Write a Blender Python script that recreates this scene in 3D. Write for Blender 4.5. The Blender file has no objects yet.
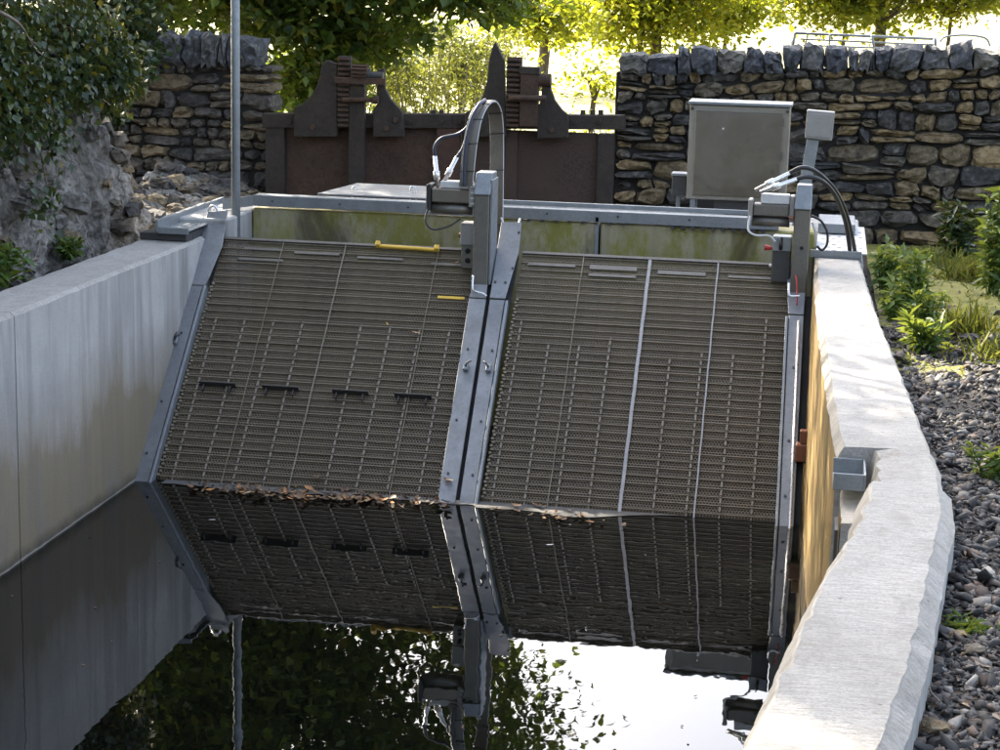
import bpy, math, random
import numpy as np
from mathutils import Vector, Matrix

random.seed(7)
RNG = np.random.default_rng(11)
SC = bpy.context.scene
COL = SC.collection
R = math.radians

# ------------------------------------------------------------------ camera
F = 1933.59
YAW, PITCH, ROLL = R(9.43129), R(11.66255), R(-1.42914)
EYE = Vector((1.98696, -10.71533, 3.0))
_f = Vector((-math.sin(YAW) * math.cos(PITCH), math.cos(YAW) * math.cos(PITCH), -math.sin(PITCH)))
_r = Vector((math.cos(YAW), math.sin(YAW), 0))
_d = _f.cross(_r)
CR = math.cos(ROLL) * _r + math.sin(ROLL) * _d
CD = -math.sin(ROLL) * _r + math.cos(ROLL) * _d
cam_data = bpy.data.cameras.new('camera')
cam_data.sensor_width = 36
cam_data.lens = 36 * F / 1000
cam_data.clip_end = 2000
cam = bpy.data.objects.new('camera', cam_data)
COL.objects.link(cam)
cam.matrix_world = Matrix(((CR.x, -CD.x, -_f.x, EYE.x), (CR.y, -CD.y, -_f.y, EYE.y), (CR.z, -CD.z, -_f.z, EYE.z), (0, 0, 0, 1)))
SC.camera = cam

# ------------------------------------------------------------------ sky, sun, exposure
SUN_EL, SUN_AZ = 33, 47          # azimuth in degrees to the left of +Y (the sun stands behind the trees, back left)
world = bpy.data.worlds.new('World')
SC.world = world
world.use_nodes = True
wn = world.node_tree
sky = wn.nodes.new('ShaderNodeTexSky')
sky.sky_type = 'NISHITA'
sky.sun_disc = False
sky.sun_elevation = R(SUN_EL)
sky.sun_rotation = R(-SUN_AZ)
sky.dust_density = 5.0
sky.air_density = 0.8
sky.ozone_density = 0.3
bg = wn.nodes['Background']
bg.inputs['Strength'].default_value = 0.15
hs = wn.nodes.new('ShaderNodeHueSaturation')
hs.inputs['Saturation'].default_value = 0.72
wn.links.new(sky.outputs[0], hs.inputs['Color'])
wn.links.new(hs.outputs[0], bg.inputs[0])
sun_d = bpy.data.lights.new('sun', 'SUN')
sun_d.energy = 4.5
sun_d.angle = R(0.53)
sun_d.color = (1.0, 0.90, 0.74)
sun = bpy.data.objects.new('sun', sun_d)
COL.objects.link(sun)
sdir = Vector((-math.sin(R(SUN_AZ)) * math.cos(R(SUN_EL)), math.cos(R(SUN_AZ)) * math.cos(R(SUN_EL)), math.sin(R(SUN_EL))))
sun.rotation_euler = sdir.to_track_quat('Z', 'Y').to_euler()
SC.view_settings.view_transform = 'Standard'
SC.view_settings.look = 'None'
SC.view_settings.gamma = 1
SC.view_settings.exposure = 2.75


# ------------------------------------------------------------------ measuring: photograph point -> place on a known plane
def _ray(px, py):
    return CR * ((px - 500) / F) + CD * ((py - 375) / F) + _f
def aty(px, py, y):
    d = _ray(px, py); return EYE + d * ((y - EYE.y) / d.y)
def atz(px, py, z):
    d = _ray(px, py); return EYE + d * ((z - EYE.z) / d.z)
K = 1.05                                    # the screens lean back: y = K * z
SN = Vector((0, -1, K)).normalized()        # normal of the screens
SU = Vector((0, K, 1)).normalized()         # up the slope
def onscr(x, z, off=0.0):
    return Vector((x, K * z, z)) + SN * off


# ------------------------------------------------------------------ objects
WOFF = {}
def _reg(o, parent):
    COL.objects.link(o)
    if parent is not None:
        o.parent = parent
        po = WOFF[parent.name]
    else:
        po = Vector((0, 0, 0))
    return po
def thing(name, label, cat, loc=(0, 0, 0), group=None):
    o = bpy.data.objects.new(name, None)
    COL.objects.link(o)
    o.empty_display_size = 0.1
    o.location = loc
    WOFF[o.name] = Vector(loc)
    tag(o, label, cat, group)
    return o
def tag(o, label=None, cat=None, group=None, kind=None):
    if label: o['label'] = label
    if cat: o['category'] = cat
    if group: o['group'] = group
    if kind: o['kind'] = kind
    return o
def link_mesh(name, me, mat, parent=None, loc=None):
    """mesh given in world coordinates (or, with loc, in its own)"""
    o = bpy.data.objects.new(name, me)
    po = _reg(o, parent)
    L = Vector(loc) if loc is not None else Vector((0, 0, 0))
    o.location = L - po
    WOFF[o.name] = L.copy()
    if mat is not None and not me.materials:
        for m in (mat if isinstance(mat, (list, tuple)) else [mat]):
            me.materials.append(m)
    return o

class MB:
    def __init__(s):
        s.v = []; s.f = []; s.m = []; s.mi = 0
    def _add(s, vs, fs):
        b = len(s.v)
        s.v += [tuple(v) for v in vs]
        for f in fs:
            s.f.append(tuple(b + i for i in f)); s.m.append(s.mi)
        return s
    def box(s, a, b):
        x0, y0, z0 = a; x1, y1, z1 = b
        return s.hexa([(x0, y0, z0), (x1, y0, z0), (x1, y1, z0), (x0, y1, z0), (x0, y0, z1), (x1, y0, z1), (x1, y1, z1), (x0, y1, z1)])
    def hexa(s, p):
        return s._add(p, [(3, 2, 1, 0), (4, 5, 6, 7), (0, 1, 5, 4), (1, 2, 6, 5), (2, 3, 7, 6), (3, 0, 4, 7)])
    def obox(s, c, ax, ay, az, sx, sy, sz):
        c = Vector(c); ax = Vector(ax) * sx / 2; ay = Vector(ay) * sy / 2; az = Vector(az) * sz / 2
        return s.hexa([c - ax - ay - az, c + ax - ay - az, c + ax + ay - az, c - ax + ay - az, c - ax - ay + az, c + ax - ay + az, c + ax + ay + az, c - ax + ay + az])
    def prism(s, pts, d):
        d = Vector(d); pts = [Vector(p) for p in pts]; n = len(pts)
        vs = pts + [p + d for p in pts]
        fs = [tuple(range(n)), tuple(reversed(range(n, 2 * n)))]
        fs += [((i + 1) % n, i, n + i, n + (i + 1) % n) for i in range(n)]
        return s._add(vs, fs)
    def tube(s, path, r, seg=8, caps=True):
        P = [Vector(p) for p in path]; n = len(P)
        rr = r if isinstance(r, (list, tuple)) else [r] * n
        t0 = (P[1] - P[0]).normalized()
        up = Vector((0, 0, 1)) if abs(t0.z) < 0.9 else Vector((1, 0, 0))
        a = t0.cross(up).normalized(); vs = []
        for i in range(n):
            t = (P[min(i + 1, n - 1)] - P[max(i - 1, 0)]).normalized()
            a = (a - t * a.dot(t))
            a = a.normalized() if a.length > 1e-6 else t.orthogonal().normalized()
            b = t.cross(a)
            for k in range(seg):
                an = 2 * math.pi * k / seg
                vs.append(P[i] + (a * math.cos(an) + b * math.sin(an)) * rr[i])
        fs = [(i * seg + k, i * seg + (k + 1) % seg, (i + 1) * seg + (k + 1) % seg, (i + 1) * seg + k) for i in range(n - 1) for k in range(seg)]
        if caps:
            fs += [tuple(reversed(range(seg))), tuple(range((n - 1) * seg, n * seg))]
        return s._add(vs, fs)
    def build(s, name, mat, parent=None, smooth=False, bevel=0, loc=None, seg=1):
        me = bpy.data.meshes.new(name)
        vs = s.v if loc is None else [tuple(Vector(v) - Vector(loc)) for v in s.v]
        me.from_pydata(vs, [], s.f)
        if any(s.m):
            me.polygons.foreach_set('material_index', s.m)
        if smooth:
            me.polygons.foreach_set('use_smooth', [True] * len(s.f))
        me.update()
        o = link_mesh(name, me, mat, parent, loc)
        if bevel:
            b = o.modifiers.new('bevel', 'BEVEL'); b.width = bevel; b.segments = seg; b.limit_method = 'ANGLE'; b.angle_limit = R(40)
        return o
def fixn(o):
    import bmesh
    bm = bmesh.new(); bm.from_mesh(o.data); bmesh.ops.recalc_face_normals(bm, faces=bm.faces); bm.to_mesh(o.data); bm.free()
    return o
def catmull(pts, n=8):
    P = [Vector(p) for p in pts]; out = []
    for i in range(len(P) - 1):
        p0, p1, p2, p3 = P[max(i - 1, 0)], P[i], P[i + 1], P[min(i + 2, len(P) - 1)]
        for k in range(n):
            t = k / n
            out.append(0.5 * ((2 * p1) + (p2 - p0) * t + (2 * p0 - 5 * p1 + 4 * p2 - p3) * t * t + (3 * p1 - p0 - 3 * p2 + p3) * t ** 3))
    out.append(P[-1]); return out
def copy_tree(o, parent=None, off=None):
    c = o.copy(); COL.objects.link(c); c.parent = parent
    if off is not None: c.location = Vector(o.location) + Vector(off)
    for ch in list(o.children): copy_tree(ch, c)
    return c


# ------------------------------------------------------------------ materials
class NT:
    def __init__(s, name):
        s.m = bpy.data.materials.new(name); s.m.use_nodes = True
        s.t = s.m.node_tree; s.n = s.t.nodes; s.l = s.t.links
        s.b = s.n['Principled BSDF']; s.out = s.n['Material Output']
        s.tc = s.n.new('ShaderNodeTexCoord')
    def vec(s, scale=(1, 1, 1), rot=(0, 0, 0)):
        mp = s.n.new('ShaderNodeMapping'); s.l.new(s.tc.outputs['Object'], mp.inputs[0])
        mp.inputs['Scale'].default_value = scale; mp.inputs['Rotation'].default_value = rot
        return mp.outputs[0]
    def noise(s, scale, detail=5, rough=0.6, stretch=(1, 1, 1), dist=0.0):
        t = s.n.new('ShaderNodeTexNoise'); s.l.new(s.vec(stretch), t.inputs['Vector'])
        t.inputs['Scale'].default_value = scale; t.inputs['Detail'].default_value = detail
        t.inputs['Roughness'].default_value = rough; t.inputs['Distortion'].default_value = dist
        return t.outputs['Fac']
    def vor(s, scale, feature='F1', stretch=(1, 1, 1)):
        t = s.n.new('ShaderNodeTexVoronoi'); s.l.new(s.vec(stretch), t.inputs['Vector']); t.feature = feature
        t.inputs['Scale'].default_value = scale
        return t.outputs[0]
    def ramp(s, fac, stops, interp='LINEAR'):
        r = s.n.new('ShaderNodeValToRGB'); r.color_ramp.interpolation = interp
        e = r.color_ramp.elements
        while len(e) < len(stops): e.new(0.5)
        for el, (p, c) in zip(e, stops):
            el.position = p; el.color = (c, c, c, 1) if isinstance(c, (int, float)) else (*c, 1)
        s.l.new(fac, r.inputs[0]); return r.outputs[0]
    def mix(s, fac, a, b, mode='MIX'):
        m = s.n.new('ShaderNodeMix'); m.data_type = 'RGBA'; m.blend_type = mode
        for i, v in ((0, fac), (6, a), (7, b)):
            if isinstance(v, (int, float)): m.inputs[i].default_value = v if i == 0 else (v, v, v, 1)
            elif isinstance(v, tuple): m.inputs[i].default_value = (*v, 1)
            else: s.l.new(v, m.inputs[i])
        return m.outputs[2]
    def math(s, op, a, b=None):
        m = s.n.new('ShaderNodeMath'); m.operation = op
        for i, v in ((0, a), (1, b)):
            if v is None: continue
            if isinstance(v, (int, float)): m.inputs[i].default_value = v
            else: s.l.new(v, m.inputs[i])
        return m.outputs[0]
    def sep(s):
        x = s.n.new('ShaderNodeSeparateXYZ'); s.l.new(s.tc.outputs['Object'], x.inputs[0]); return x.outputs
    def rand(s):
        return s.n.new('ShaderNodeObjectInfo').outputs['Random']
    def col(s, c):
        if isinstance(c, tuple): s.b.inputs['Base Color'].default_value = (*c, 1)
        else: s.l.new(c, s.b.inputs['Base Color'])
        return s
    def rough(s, v):
        if isinstance(v, (int, float)): s.b.inputs['Roughness'].default_value = v
        else: s.l.new(v, s.b.inputs['Roughness'])
        return s
    def metal(s, v):
        if isinstance(v, (int, float)): s.b.inputs['Metallic'].default_value = v
        else: s.l.new(v, s.b.inputs['Metallic'])
        return s
    def bump(s, h, strength=0.3, dist=0.01):
        b = s.n.new('ShaderNodeBump'); b.inputs['Strength'].default_value = strength; b.inputs['Distance'].default_value = dist
        s.l.new(h, b.inputs['Height']); s.l.new(b.outputs[0], s.b.inputs['Normal']); return s

def m_concrete(name, base, dark, algae=None, zline=0.0, moss=None):
    t = NT(name)
    c = t.mix(t.ramp(t.noise(1.7, 7, 0.62), [(0.3, 0), (0.72, 1)]), base, dark)
    c = t.mix(t.math('MULTIPLY', t.ramp(t.noise(2.6, 6, 0.62, (3.5, 3.5, 0.22)), [(0.46, 0), (0.68, 1)]), 0.7), c, tuple(x * 0.6 for x in dark))
    c = t.mix(t.math('MULTIPLY', t.ramp(t.noise(60, 3, 0.7), [(0.35, 0), (0.7, 1)]), 0.35), c, tuple(x * 0.62 for x in base))
    c = t.mix(t.ramp(t.vor(34), [(0.02, 0.7), (0.075, 0)]), c, tuple(x * 0.4 for x in dark))
    if algae:
        z = t.sep()[2]
        h = t.math('ADD', z, t.math('MULTIPLY', t.noise(1.6, 6, 0.65, (1.5, 1.5, 0.4)), -0.9))
        c = t.mix(t.ramp(t.math('ADD', h, 0.55 - zline), [(0.0, 0.85), (0.12, 0.5), (0.45, 0)]), c, algae)
        c = t.mix(t.math('MULTIPLY', t.ramp(t.noise(1.1, 6, 0.65, (2.6, 2.6, 0.5), 0.3), [(0.5, 0), (0.66, 1)]), 0.55), c, tuple(x * 0.5 for x in dark))
        c = t.mix(t.ramp(t.math('ADD', z, t.math('MULTIPLY', t.noise(9, 4), 0.10)), [(0.03, 1), (0.13, 0)]), c, (0.03, 0.028, 0.017))
        c = t.mix(t.ramp(t.math('ADD', z, t.math('MULTIPLY', t.noise(5, 3), 0.02)), [(0.012, 0.9), (0.024, 0)]), c, (0.33, 0.32, 0.28))
    if moss:
        c = t.mix(t.ramp(t.noise(3.2, 8, 0.75, (1, 1, 0.5)), [(0.45, 0), (0.56, 0.95)]), c, moss)
        c = t.mix(t.ramp(t.noise(1.3, 5, 0.6, (1.2, 1, 0.7), 0.5), [(0.52, 0), (0.6, 0.85)]), c, (0.07, 0.058, 0.028))
    t.col(c).rough(0.88)
    h = t.mix(0.5, t.noise(14, 8, 0.7), t.noise(120, 3, 0.6))
    t.bump(h, 0.5, 0.012)
    return t.m
M = {}
M['concrete'] = m_concrete('concrete', (0.4294, 0.424, 0.4043), (0.2898, 0.2898, 0.2819), algae=(0.1695, 0.1356, 0.07616), zline=0.6)
def m_top():
    t = NT('concrete_wall_top')
    c = t.mix(t.ramp(t.noise(1.3, 7, 0.62), [(0.3, 0), (0.7, 1)]), (0.56, 0.545, 0.51), (0.42, 0.41, 0.38))
    c = t.mix(t.math('MULTIPLY', t.ramp(t.noise(24, 6, 0.75, (0.5, 3, 1)), [(0.42, 0), (0.64, 1)]), 0.65), c, (0.28, 0.265, 0.24))
    c = t.mix(t.math('MULTIPLY', t.ramp(t.noise(95, 4, 0.75), [(0.45, 0), (0.65, 1)]), 0.6), c, (0.26, 0.245, 0.22))
    c = t.mix(t.ramp(t.vor(9), [(0.03, 0.85), (0.075, 0)]), c, (0.14, 0.125, 0.10))
    c = t.mix(t.ramp(t.noise(2.6, 9, 0.78), [(0.56, 0), (0.68, 0.7)]), c, (0.25, 0.215, 0.165))
    c = t.mix(t.math('MULTIPLY', t.ramp(t.noise(4.5, 8, 0.72, (1.4, 0.8, 1), 0.8), [(0.5, 0), (0.62, 1)]), 0.45), c, (0.30, 0.28, 0.245))
    t.col(c).rough(0.92)
    h = t.mix(0.5, t.noise(9, 10, 0.78, (0.5, 2.4, 1)), t.noise(60, 6, 0.75, (0.6, 1.8, 1)))
    t.bump(h, 1.0, 0.03)
    return t.m
M['concrete_top'] = m_top()
M['concrete_inner'] = m_concrete('ochre_stained_concrete', (0.391, 0.2805, 0.119), (0.255, 0.17, 0.06375), algae=(0.17, 0.119, 0.0425), zline=0.2)
M['concrete_mossy'] = m_concrete('mossy_concrete', (0.36, 0.33, 0.22), (0.25, 0.225, 0.13), moss=(0.19, 0.18, 0.035))
def m_ochre():
    t = NT('ochre_sun_streaked_concrete')
    f = t.noise(3.0, 6, 0.6, (4, 4, 0.12))
    c = t.ramp(f, [(0.32, (0.074, 0.0455, 0.0132)), (0.46, (0.1628, 0.1015, 0.0297)), (0.58, (0.2664, 0.175, 0.0561)), (0.72, (0.148, 0.112, 0.033))])  # brighter streaks on the ochre-stained face stand for sun falling on it
    c = t.mix(t.ramp(t.noise(2, 5, 0.6), [(0.5, 0), (0.65, 0.6)]), c, (0.1036, 0.091, 0.0297))
    t.col(c).rough(0.6).bump(t.noise(20, 6, 0.7, (1, 1, 0.3)), 0.5, 0.01)
    return t.m
M['concrete_inner'] = m_ochre()
M['concrete_edge'] = m_concrete('rough_broken_concrete', (0.40, 0.37, 0.32), (0.26, 0.24, 0.20))
def m_metal(name, c, rough, metal, var=0.35, grime=None, gsc=6, bs=0.05, streak=(1, 1, 1)):
    t = NT(name)
    a = t.mix(t.math('MULTIPLY', t.ramp(t.noise(gsc, 6, 0.65, streak), [(0.35, 0), (0.7, 1)]), var), c, grime or tuple(x * 0.5 for x in c))
    a = t.mix(t.math('MULTIPLY', t.ramp(t.noise(gsc * 9, 4, 0.7), [(0.5, 0), (0.72, 1)]), var), a, tuple(x * 0.45 for x in c))
    t.col(a).rough(t.ramp(t.noise(gsc * 3, 4), [(0.3, max(rough - 0.1, 0.05)), (0.7, min(rough + 0.15, 1))])).metal(metal)
    t.bump(t.noise(gsc * 12, 4, 0.6), bs, 0.01)
    return t.m
M['galv'] = m_metal('galvanised_steel', (0.235, 0.255, 0.27), 0.5, 0.5, 0.5, (0.13, 0.14, 0.145), gsc=9)
M['plate'] = m_metal('steel_guide_plate', (0.2203, 0.2326, 0.2448), 0.5, 0.5, 0.45, (0.09792, 0.09792, 0.0918), 5)
M['stainless'] = m_metal('stainless_steel', (0.19, 0.17, 0.145), 0.38, 0.8, 0.22, gsc=2.5, bs=0.02, streak=(1, 1, 0.25))
M['stainless_light'] = m_metal('pale_brushed_steel', (0.30, 0.28, 0.25), 0.4, 0.7, 0.2, gsc=3)
M['stainless_dark'] = m_metal('stained_stainless_steel', (0.168, 0.1575, 0.14), 0.45, 0.6, 0.4, gsc=6)
M['rust'] = m_metal('rusty_iron', (0.046, 0.028, 0.019), 0.85, 0.0, 0.8, (0.085, 0.043, 0.026), 4, 0.6)
M['rust_beam'] = m_metal('dark_weathered_iron', (0.027, 0.021, 0.017), 0.8, 0.0, 0.7, (0.052, 0.036, 0.025), 6, 0.6)
M['rust_red'] = m_metal('red_rusted_iron', (0.075, 0.038, 0.026), 0.85, 0.0, 0.7, (0.045, 0.027, 0.02), 6, 0.6)
def m_flaky():
    t = NT('flaking_rusty_gate_skin')
    z = t.sep()
    f = t.ramp(t.noise(38, 5, 0.7), [(0.47, 0), (0.60, 1)])
    blot = t.ramp(t.noise(1.9, 3, 0.5), [(0.42, 0), (0.62, 1)])
    c = t.mix(t.math('MULTIPLY', f, blot), (0.052, 0.032, 0.022), (0.010, 0.009, 0.008))
    c = t.mix(t.math('MULTIPLY', t.ramp(t.noise(3, 6, 0.7), [(0.4, 0), (0.7, 1)]), 0.6), c, (0.072, 0.042, 0.032))
    t.col(c).rough(0.8).bump(t.noise(45, 5, 0.7), 0.6, 0.012)
    return t.m
M['gate_skin'] = m_flaky()
M['rubber'] = m_metal('black_rubber', (0.014, 0.014, 0.016), 0.45, 0, 0.2)
M['hose_blue'] = m_metal('blue_black_hose', (0.025, 0.032, 0.06), 0.4, 0, 0.2)
M['chrome'] = m_metal('bright_fittings', (0.72, 0.72, 0.72), 0.28, 0.7, 0.15)
M['white_paint'] = m_metal('pale_label', (0.495, 0.495, 0.495), 0.6, 0.0, 0.25, gsc=40)
M['grey_paint'] = m_metal('grey_painted_steel', (0.252, 0.245, 0.231), 0.5, 0.15, 0.25)
M['dark_steel'] = m_metal('dark_steel', (0.055, 0.055, 0.055), 0.5, 0.3, 0.4)
M['red'] = m_metal('red_plastic', (0.42, 0.03, 0.025), 0.45, 0, 0.2)
M['copper'] = m_metal('copper_brown_clamp', (0.20, 0.075, 0.035), 0.5, 0.2, 0.3)
M['yellow'] = m_metal('yellow_strap', (0.62, 0.40, 0.045), 0.6, 0, 0.35, gsc=8)
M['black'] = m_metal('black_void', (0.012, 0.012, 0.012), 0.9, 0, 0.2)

def m_mesh():
    t = NT('perforated_screen_mesh')
    x, y, z = t.sep()
    s = t.math('MULTIPLY', z, 1.45)
    row = t.math('DIVIDE', s, 0.0162)
    ri = t.math('FLOOR', row)
    rf = t.math('ABSOLUTE', t.math('SUBTRACT', t.math('FRACT', row), 0.5))
    cx = t.math('ADD', t.math('DIVIDE', x, 0.0182), t.math('MULTIPLY', ri, 0.5))
    cf = t.math('ABSOLUTE', t.math('SUBTRACT', t.math('FRACT', cx), 0.5))
    hole = t.math('ADD', t.math('MULTIPLY', rf, rf), t.math('MULTIPLY', cf, cf))
    mask = t.ramp(t.math('ADD', hole, t.math('MULTIPLY', t.noise(75, 3, 0.7), 0.12)), [(0.115, 1), (0.19, 0)])
    metal = t.mix(t.ramp(t.noise(3, 6, 0.65), [(0.3, 0), (0.7, 1)]), (0.1147, 0.08663, 0.05168), (0.06242, 0.04665, 0.02788))
    metal = t.mix(t.math('MULTIPLY', t.rand(), 0.4), metal, (0.1377, 0.1058, 0.06392))
    metal = t.mix(t.math('MULTIPLY', t.ramp(t.noise(150, 3, 0.7), [(0.4, 0), (0.7, 1)]), 0.6), metal, (0.01652, 0.01333, 0.00884))
    lf = t.math('ABSOLUTE', t.math('SUBTRACT', t.math('FRACT', t.math('DIVIDE', s, 0.0283)), 0.5))
    metal = t.mix(t.ramp(lf, [(0.07, 0.75), (0.16, 0)]), metal, (0.162, 0.1274, 0.076))
    c = t.mix(mask, metal, (0.00918, 0.007497, 0.00544))
    t.col(c).rough(0.6).metal(0.1).bump(t.math('SUBTRACT', 1.0, mask), 0.5, 0.004)
    tr = t.n.new('ShaderNodeBsdfTransparent'); mx = t.n.new('ShaderNodeMixShader')
    t.l.new(t.math('MULTIPLY', mask, 0.85), mx.inputs[0]); t.l.new(t.b.outputs[0], mx.inputs[1]); t.l.new(tr.outputs[0], mx.inputs[2]); t.l.new(mx.outputs[0], t.out.inputs[0])
    return t.m
M['mesh'] = m_mesh()
M['bar'] = m_metal('screen_cross_bar', (0.2016, 0.1668, 0.1148), 0.55, 0.1, 0.75, (0.05208, 0.0433, 0.0305), 11)
M['tie'] = m_metal('screen_tie_bar', (0.2173, 0.1895, 0.1453), 0.55, 0.1, 0.7, (0.0828, 0.06998, 0.0513), 11)
M['bar_bright'] = m_metal('scoured_steel_seam', (0.288, 0.284, 0.28), 0.45, 0.3, 0.5, gsc=11)
M['silt'] = m_metal('silt_film', (0.075, 0.074, 0.07), 0.8, 0, 0.5, gsc=14)

def m_stone(name, stops, lich=0.35):
    t = NT(name)
    r = t.rand()
    c = t.ramp(r, stops)
    n = t.n.new('ShaderNodeTexNoise'); n.noise_dimensions = '4D'
    t.l.new(t.vec(), n.inputs['Vector']); t.l.new(t.math('MULTIPLY', r, 37.0), n.inputs['W'])
    n.inputs['Scale'].default_value = 19; n.inputs['Detail'].default_value = 7; n.inputs['Roughness'].default_value = 0.68
    f = n.outputs['Fac']
    c = t.mix(t.ramp(f, [(0.34, 0.85), (0.54, 0)]), c, (0.018, 0.017, 0.016))
    c = t.mix(t.math('MULTIPLY', t.ramp(f, [(0.54, 0), (0.70, 1)]), lich), c, (0.36, 0.34, 0.29))
    t.col(c).rough(0.86)
    t.bump(t.mix(0.4, f, t.noise(70, 5, 0.7)), 1.0, 0.035)
    return t.m
M['stone'] = m_stone('rubble_stone', [(0.0, (0.0385, 0.03744, 0.0399)), (0.25, (0.077, 0.06968, 0.0589)), (0.45, (0.121, 0.1019, 0.0741)), (0.62, (0.1595, 0.1196, 0.0665)), (0.82, (0.231, 0.1612, 0.076)), (1.0, (0.319, 0.2288, 0.114))], 0.5)
M['stone_dark'] = m_stone('dark_rubble_stone', [(0.0, (0.0513, 0.04788, 0.0475)), (0.35, (0.0969, 0.08512, 0.0741)), (0.65, (0.1368, 0.1117, 0.08075)), (0.88, (0.2052, 0.1542, 0.09025)), (1.0, (0.2736, 0.2022, 0.114))], 0.25)
M['cope'] = m_stone('slate_cope_stone', [(0.0, (0.051, 0.0561, 0.0697)), (0.5, (0.085, 0.08925, 0.102)), (0.85, (0.1275, 0.1232, 0.119)), (1.0, (0.187, 0.17, 0.1275))], 0.6)
M['core'] = m_metal('dark_wall_core', (0.022, 0.020, 0.018), 0.95, 0, 0.4)
def m_rock():
    t = NT('weathered_mortared_rock')
    f = t.noise(4.2, 10, 0.74, (1, 1, 0.75), 0.6)
    c = t.ramp(f, [(0.30, (0.05075, 0.0464, 0.0406)), (0.43, (0.174, 0.1595, 0.1421)), (0.56, (0.377, 0.3553, 0.319)), (0.70, (0.493, 0.4713, 0.435)), (0.85, (0.29, 0.2392, 0.1885))])
    c = t.mix(t.ramp(t.noise(17, 7, 0.75), [(0.50, 0), (0.60, 0.9)]), c, (0.0725, 0.06525, 0.05365))
    c = t.mix(t.ramp(t.noise(1.4, 4, 0.6), [(0.5, 0), (0.62, 0.6)]), c, (0.1087, 0.0986, 0.07975))
    t.col(c).rough(0.92).bump(t.mix(0.5, t.noise(14, 10, 0.8), t.vor(22)), 1.0, 0.09)
    return t.m
M['rock'] = m_rock()
def m_ground(name, stops, sc=3, bsc=60):
    t = NT(name)
    c = t.ramp(t.noise(sc, 8, 0.7), stops)
    c = t.mix(t.math('MULTIPLY', t.ramp(t.noise(bsc, 4, 0.7), [(0.35, 0), (0.7, 1)]), 0.6), c, tuple(x * 0.35 for x in stops[0][1]))
    t.col(c).rough(0.95).bump(t.noise(bsc, 6, 0.7), 0.8, 0.02)
    return t.m
M['soil'] = m_ground('dark_soil', [(0.3, (0.02275, 0.0195, 0.0156)), (0.7, (0.04225, 0.0364, 0.02925))])
M['field'] = m_ground('dry_pale_field', [(0.3, (0.16, 0.16, 0.05)), (0.7, (0.28, 0.26, 0.12))], 0.3, 4)
M['hill'] = m_ground('far_hillside', [(0.3, (0.16, 0.17, 0.11)), (0.7, (0.27, 0.26, 0.20))], 0.06, 0.6)
M['moss'] = m_ground('sunlit_yellow_green_moss', [(0.3, (0.081, 0.1013, 0.0162)), (0.5, (0.162, 0.162, 0.027)), (0.75, (0.2835, 0.2363, 0.04725))], 6, 70)  # moss colour brightened and yellowed to stand for the sunlit patch
M['bark'] = m_metal('bark', (0.085, 0.066, 0.05), 0.9, 0, 0.6, gsc=7, bs=0.8, streak=(1, 1, 0.25))
M['twig'] = m_metal('grey_brown_twig', (0.20, 0.165, 0.13), 0.85, 0, 0.5, gsc=12, bs=0.3)
def m_pebble():
    t = NT('mixed_gravel')
    a = t.n.new('ShaderNodeAttribute'); a.attribute_name = 'tint'
    c = t.ramp(a.outputs['Fac'], [(0.0, (0.0096, 0.0096, 0.0104)), (0.4, (0.0256, 0.024, 0.0232)), (0.64, (0.0496, 0.0448, 0.04)), (0.80, (0.088, 0.0544, 0.036)), (0.92, (0.128, 0.116, 0.1)), (1.0, (0.32, 0.304, 0.272))])
    c = t.mix(t.math('MULTIPLY', t.noise(55, 4, 0.7), 0.45), c, (0.03, 0.028, 0.026))
    t.col(c).rough(0.75).bump(t.noise(130, 4), 0.4, 0.005)
    return t.m
M['gravel'] = m_pebble()
def m_leaf(name, stops, trans=0.35, rough=0.45, tcol=None):
    t = NT(name)
    a = t.n.new('ShaderNodeAttribute'); a.attribute_name = 'tint'
    c = t.ramp(a.outputs['Fac'], stops)
    t.col(c).rough(rough)
    t.b.inputs['Specular IOR Level'].default_value = 0.4
    if trans:
        tr = t.n.new('ShaderNodeBsdfTranslucent')
        t.l.new(t.mix(0.5, c, tcol or (0.30, 0.30, 0.03)), tr.inputs[0])
        mx = t.n.new('ShaderNodeMixShader'); mx.inputs[0].default_value = trans
        t.l.new(t.b.outputs[0], mx.inputs[1]); t.l.new(tr.outputs[0], mx.inputs[2]); t.l.new(mx.outputs[0], t.out.inputs[0])
    return t.m
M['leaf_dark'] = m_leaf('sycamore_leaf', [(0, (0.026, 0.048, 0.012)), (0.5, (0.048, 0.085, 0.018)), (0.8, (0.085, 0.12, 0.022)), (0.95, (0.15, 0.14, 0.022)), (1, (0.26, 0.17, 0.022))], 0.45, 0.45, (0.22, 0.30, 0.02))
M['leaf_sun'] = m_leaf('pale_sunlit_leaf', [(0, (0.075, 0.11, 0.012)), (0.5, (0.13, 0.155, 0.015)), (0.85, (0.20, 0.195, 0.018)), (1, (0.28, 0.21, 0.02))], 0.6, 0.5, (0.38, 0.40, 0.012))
M['leaf_willow'] = m_leaf('willow_leaf', [(0, (0.07, 0.10, 0.025)), (0.6, (0.12, 0.15, 0.035)), (1, (0.21, 0.21, 0.05))], 0.4)
M['ivy'] = m_leaf('ivy_leaf', [(0, (0.0126, 0.028, 0.0126)), (0.5, (0.0224, 0.0462, 0.0168)), (0.88, (0.042, 0.07, 0.021)), (0.97, (0.112, 0.126, 0.021)), (1, (0.28, 0.196, 0.021))], 0.15, 0.28)
M['herb'] = m_leaf('herb_leaf', [(0, (0.045, 0.0975, 0.0225)), (0.6, (0.075, 0.15, 0.03)), (1, (0.15, 0.21, 0.0375))], 0.35)
M['grass'] = m_leaf('grass_blade', [(0, (0.056, 0.084, 0.0175)), (0.6, (0.098, 0.119, 0.0245)), (1, (0.21, 0.175, 0.049))], 0.35, 0.55)
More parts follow.
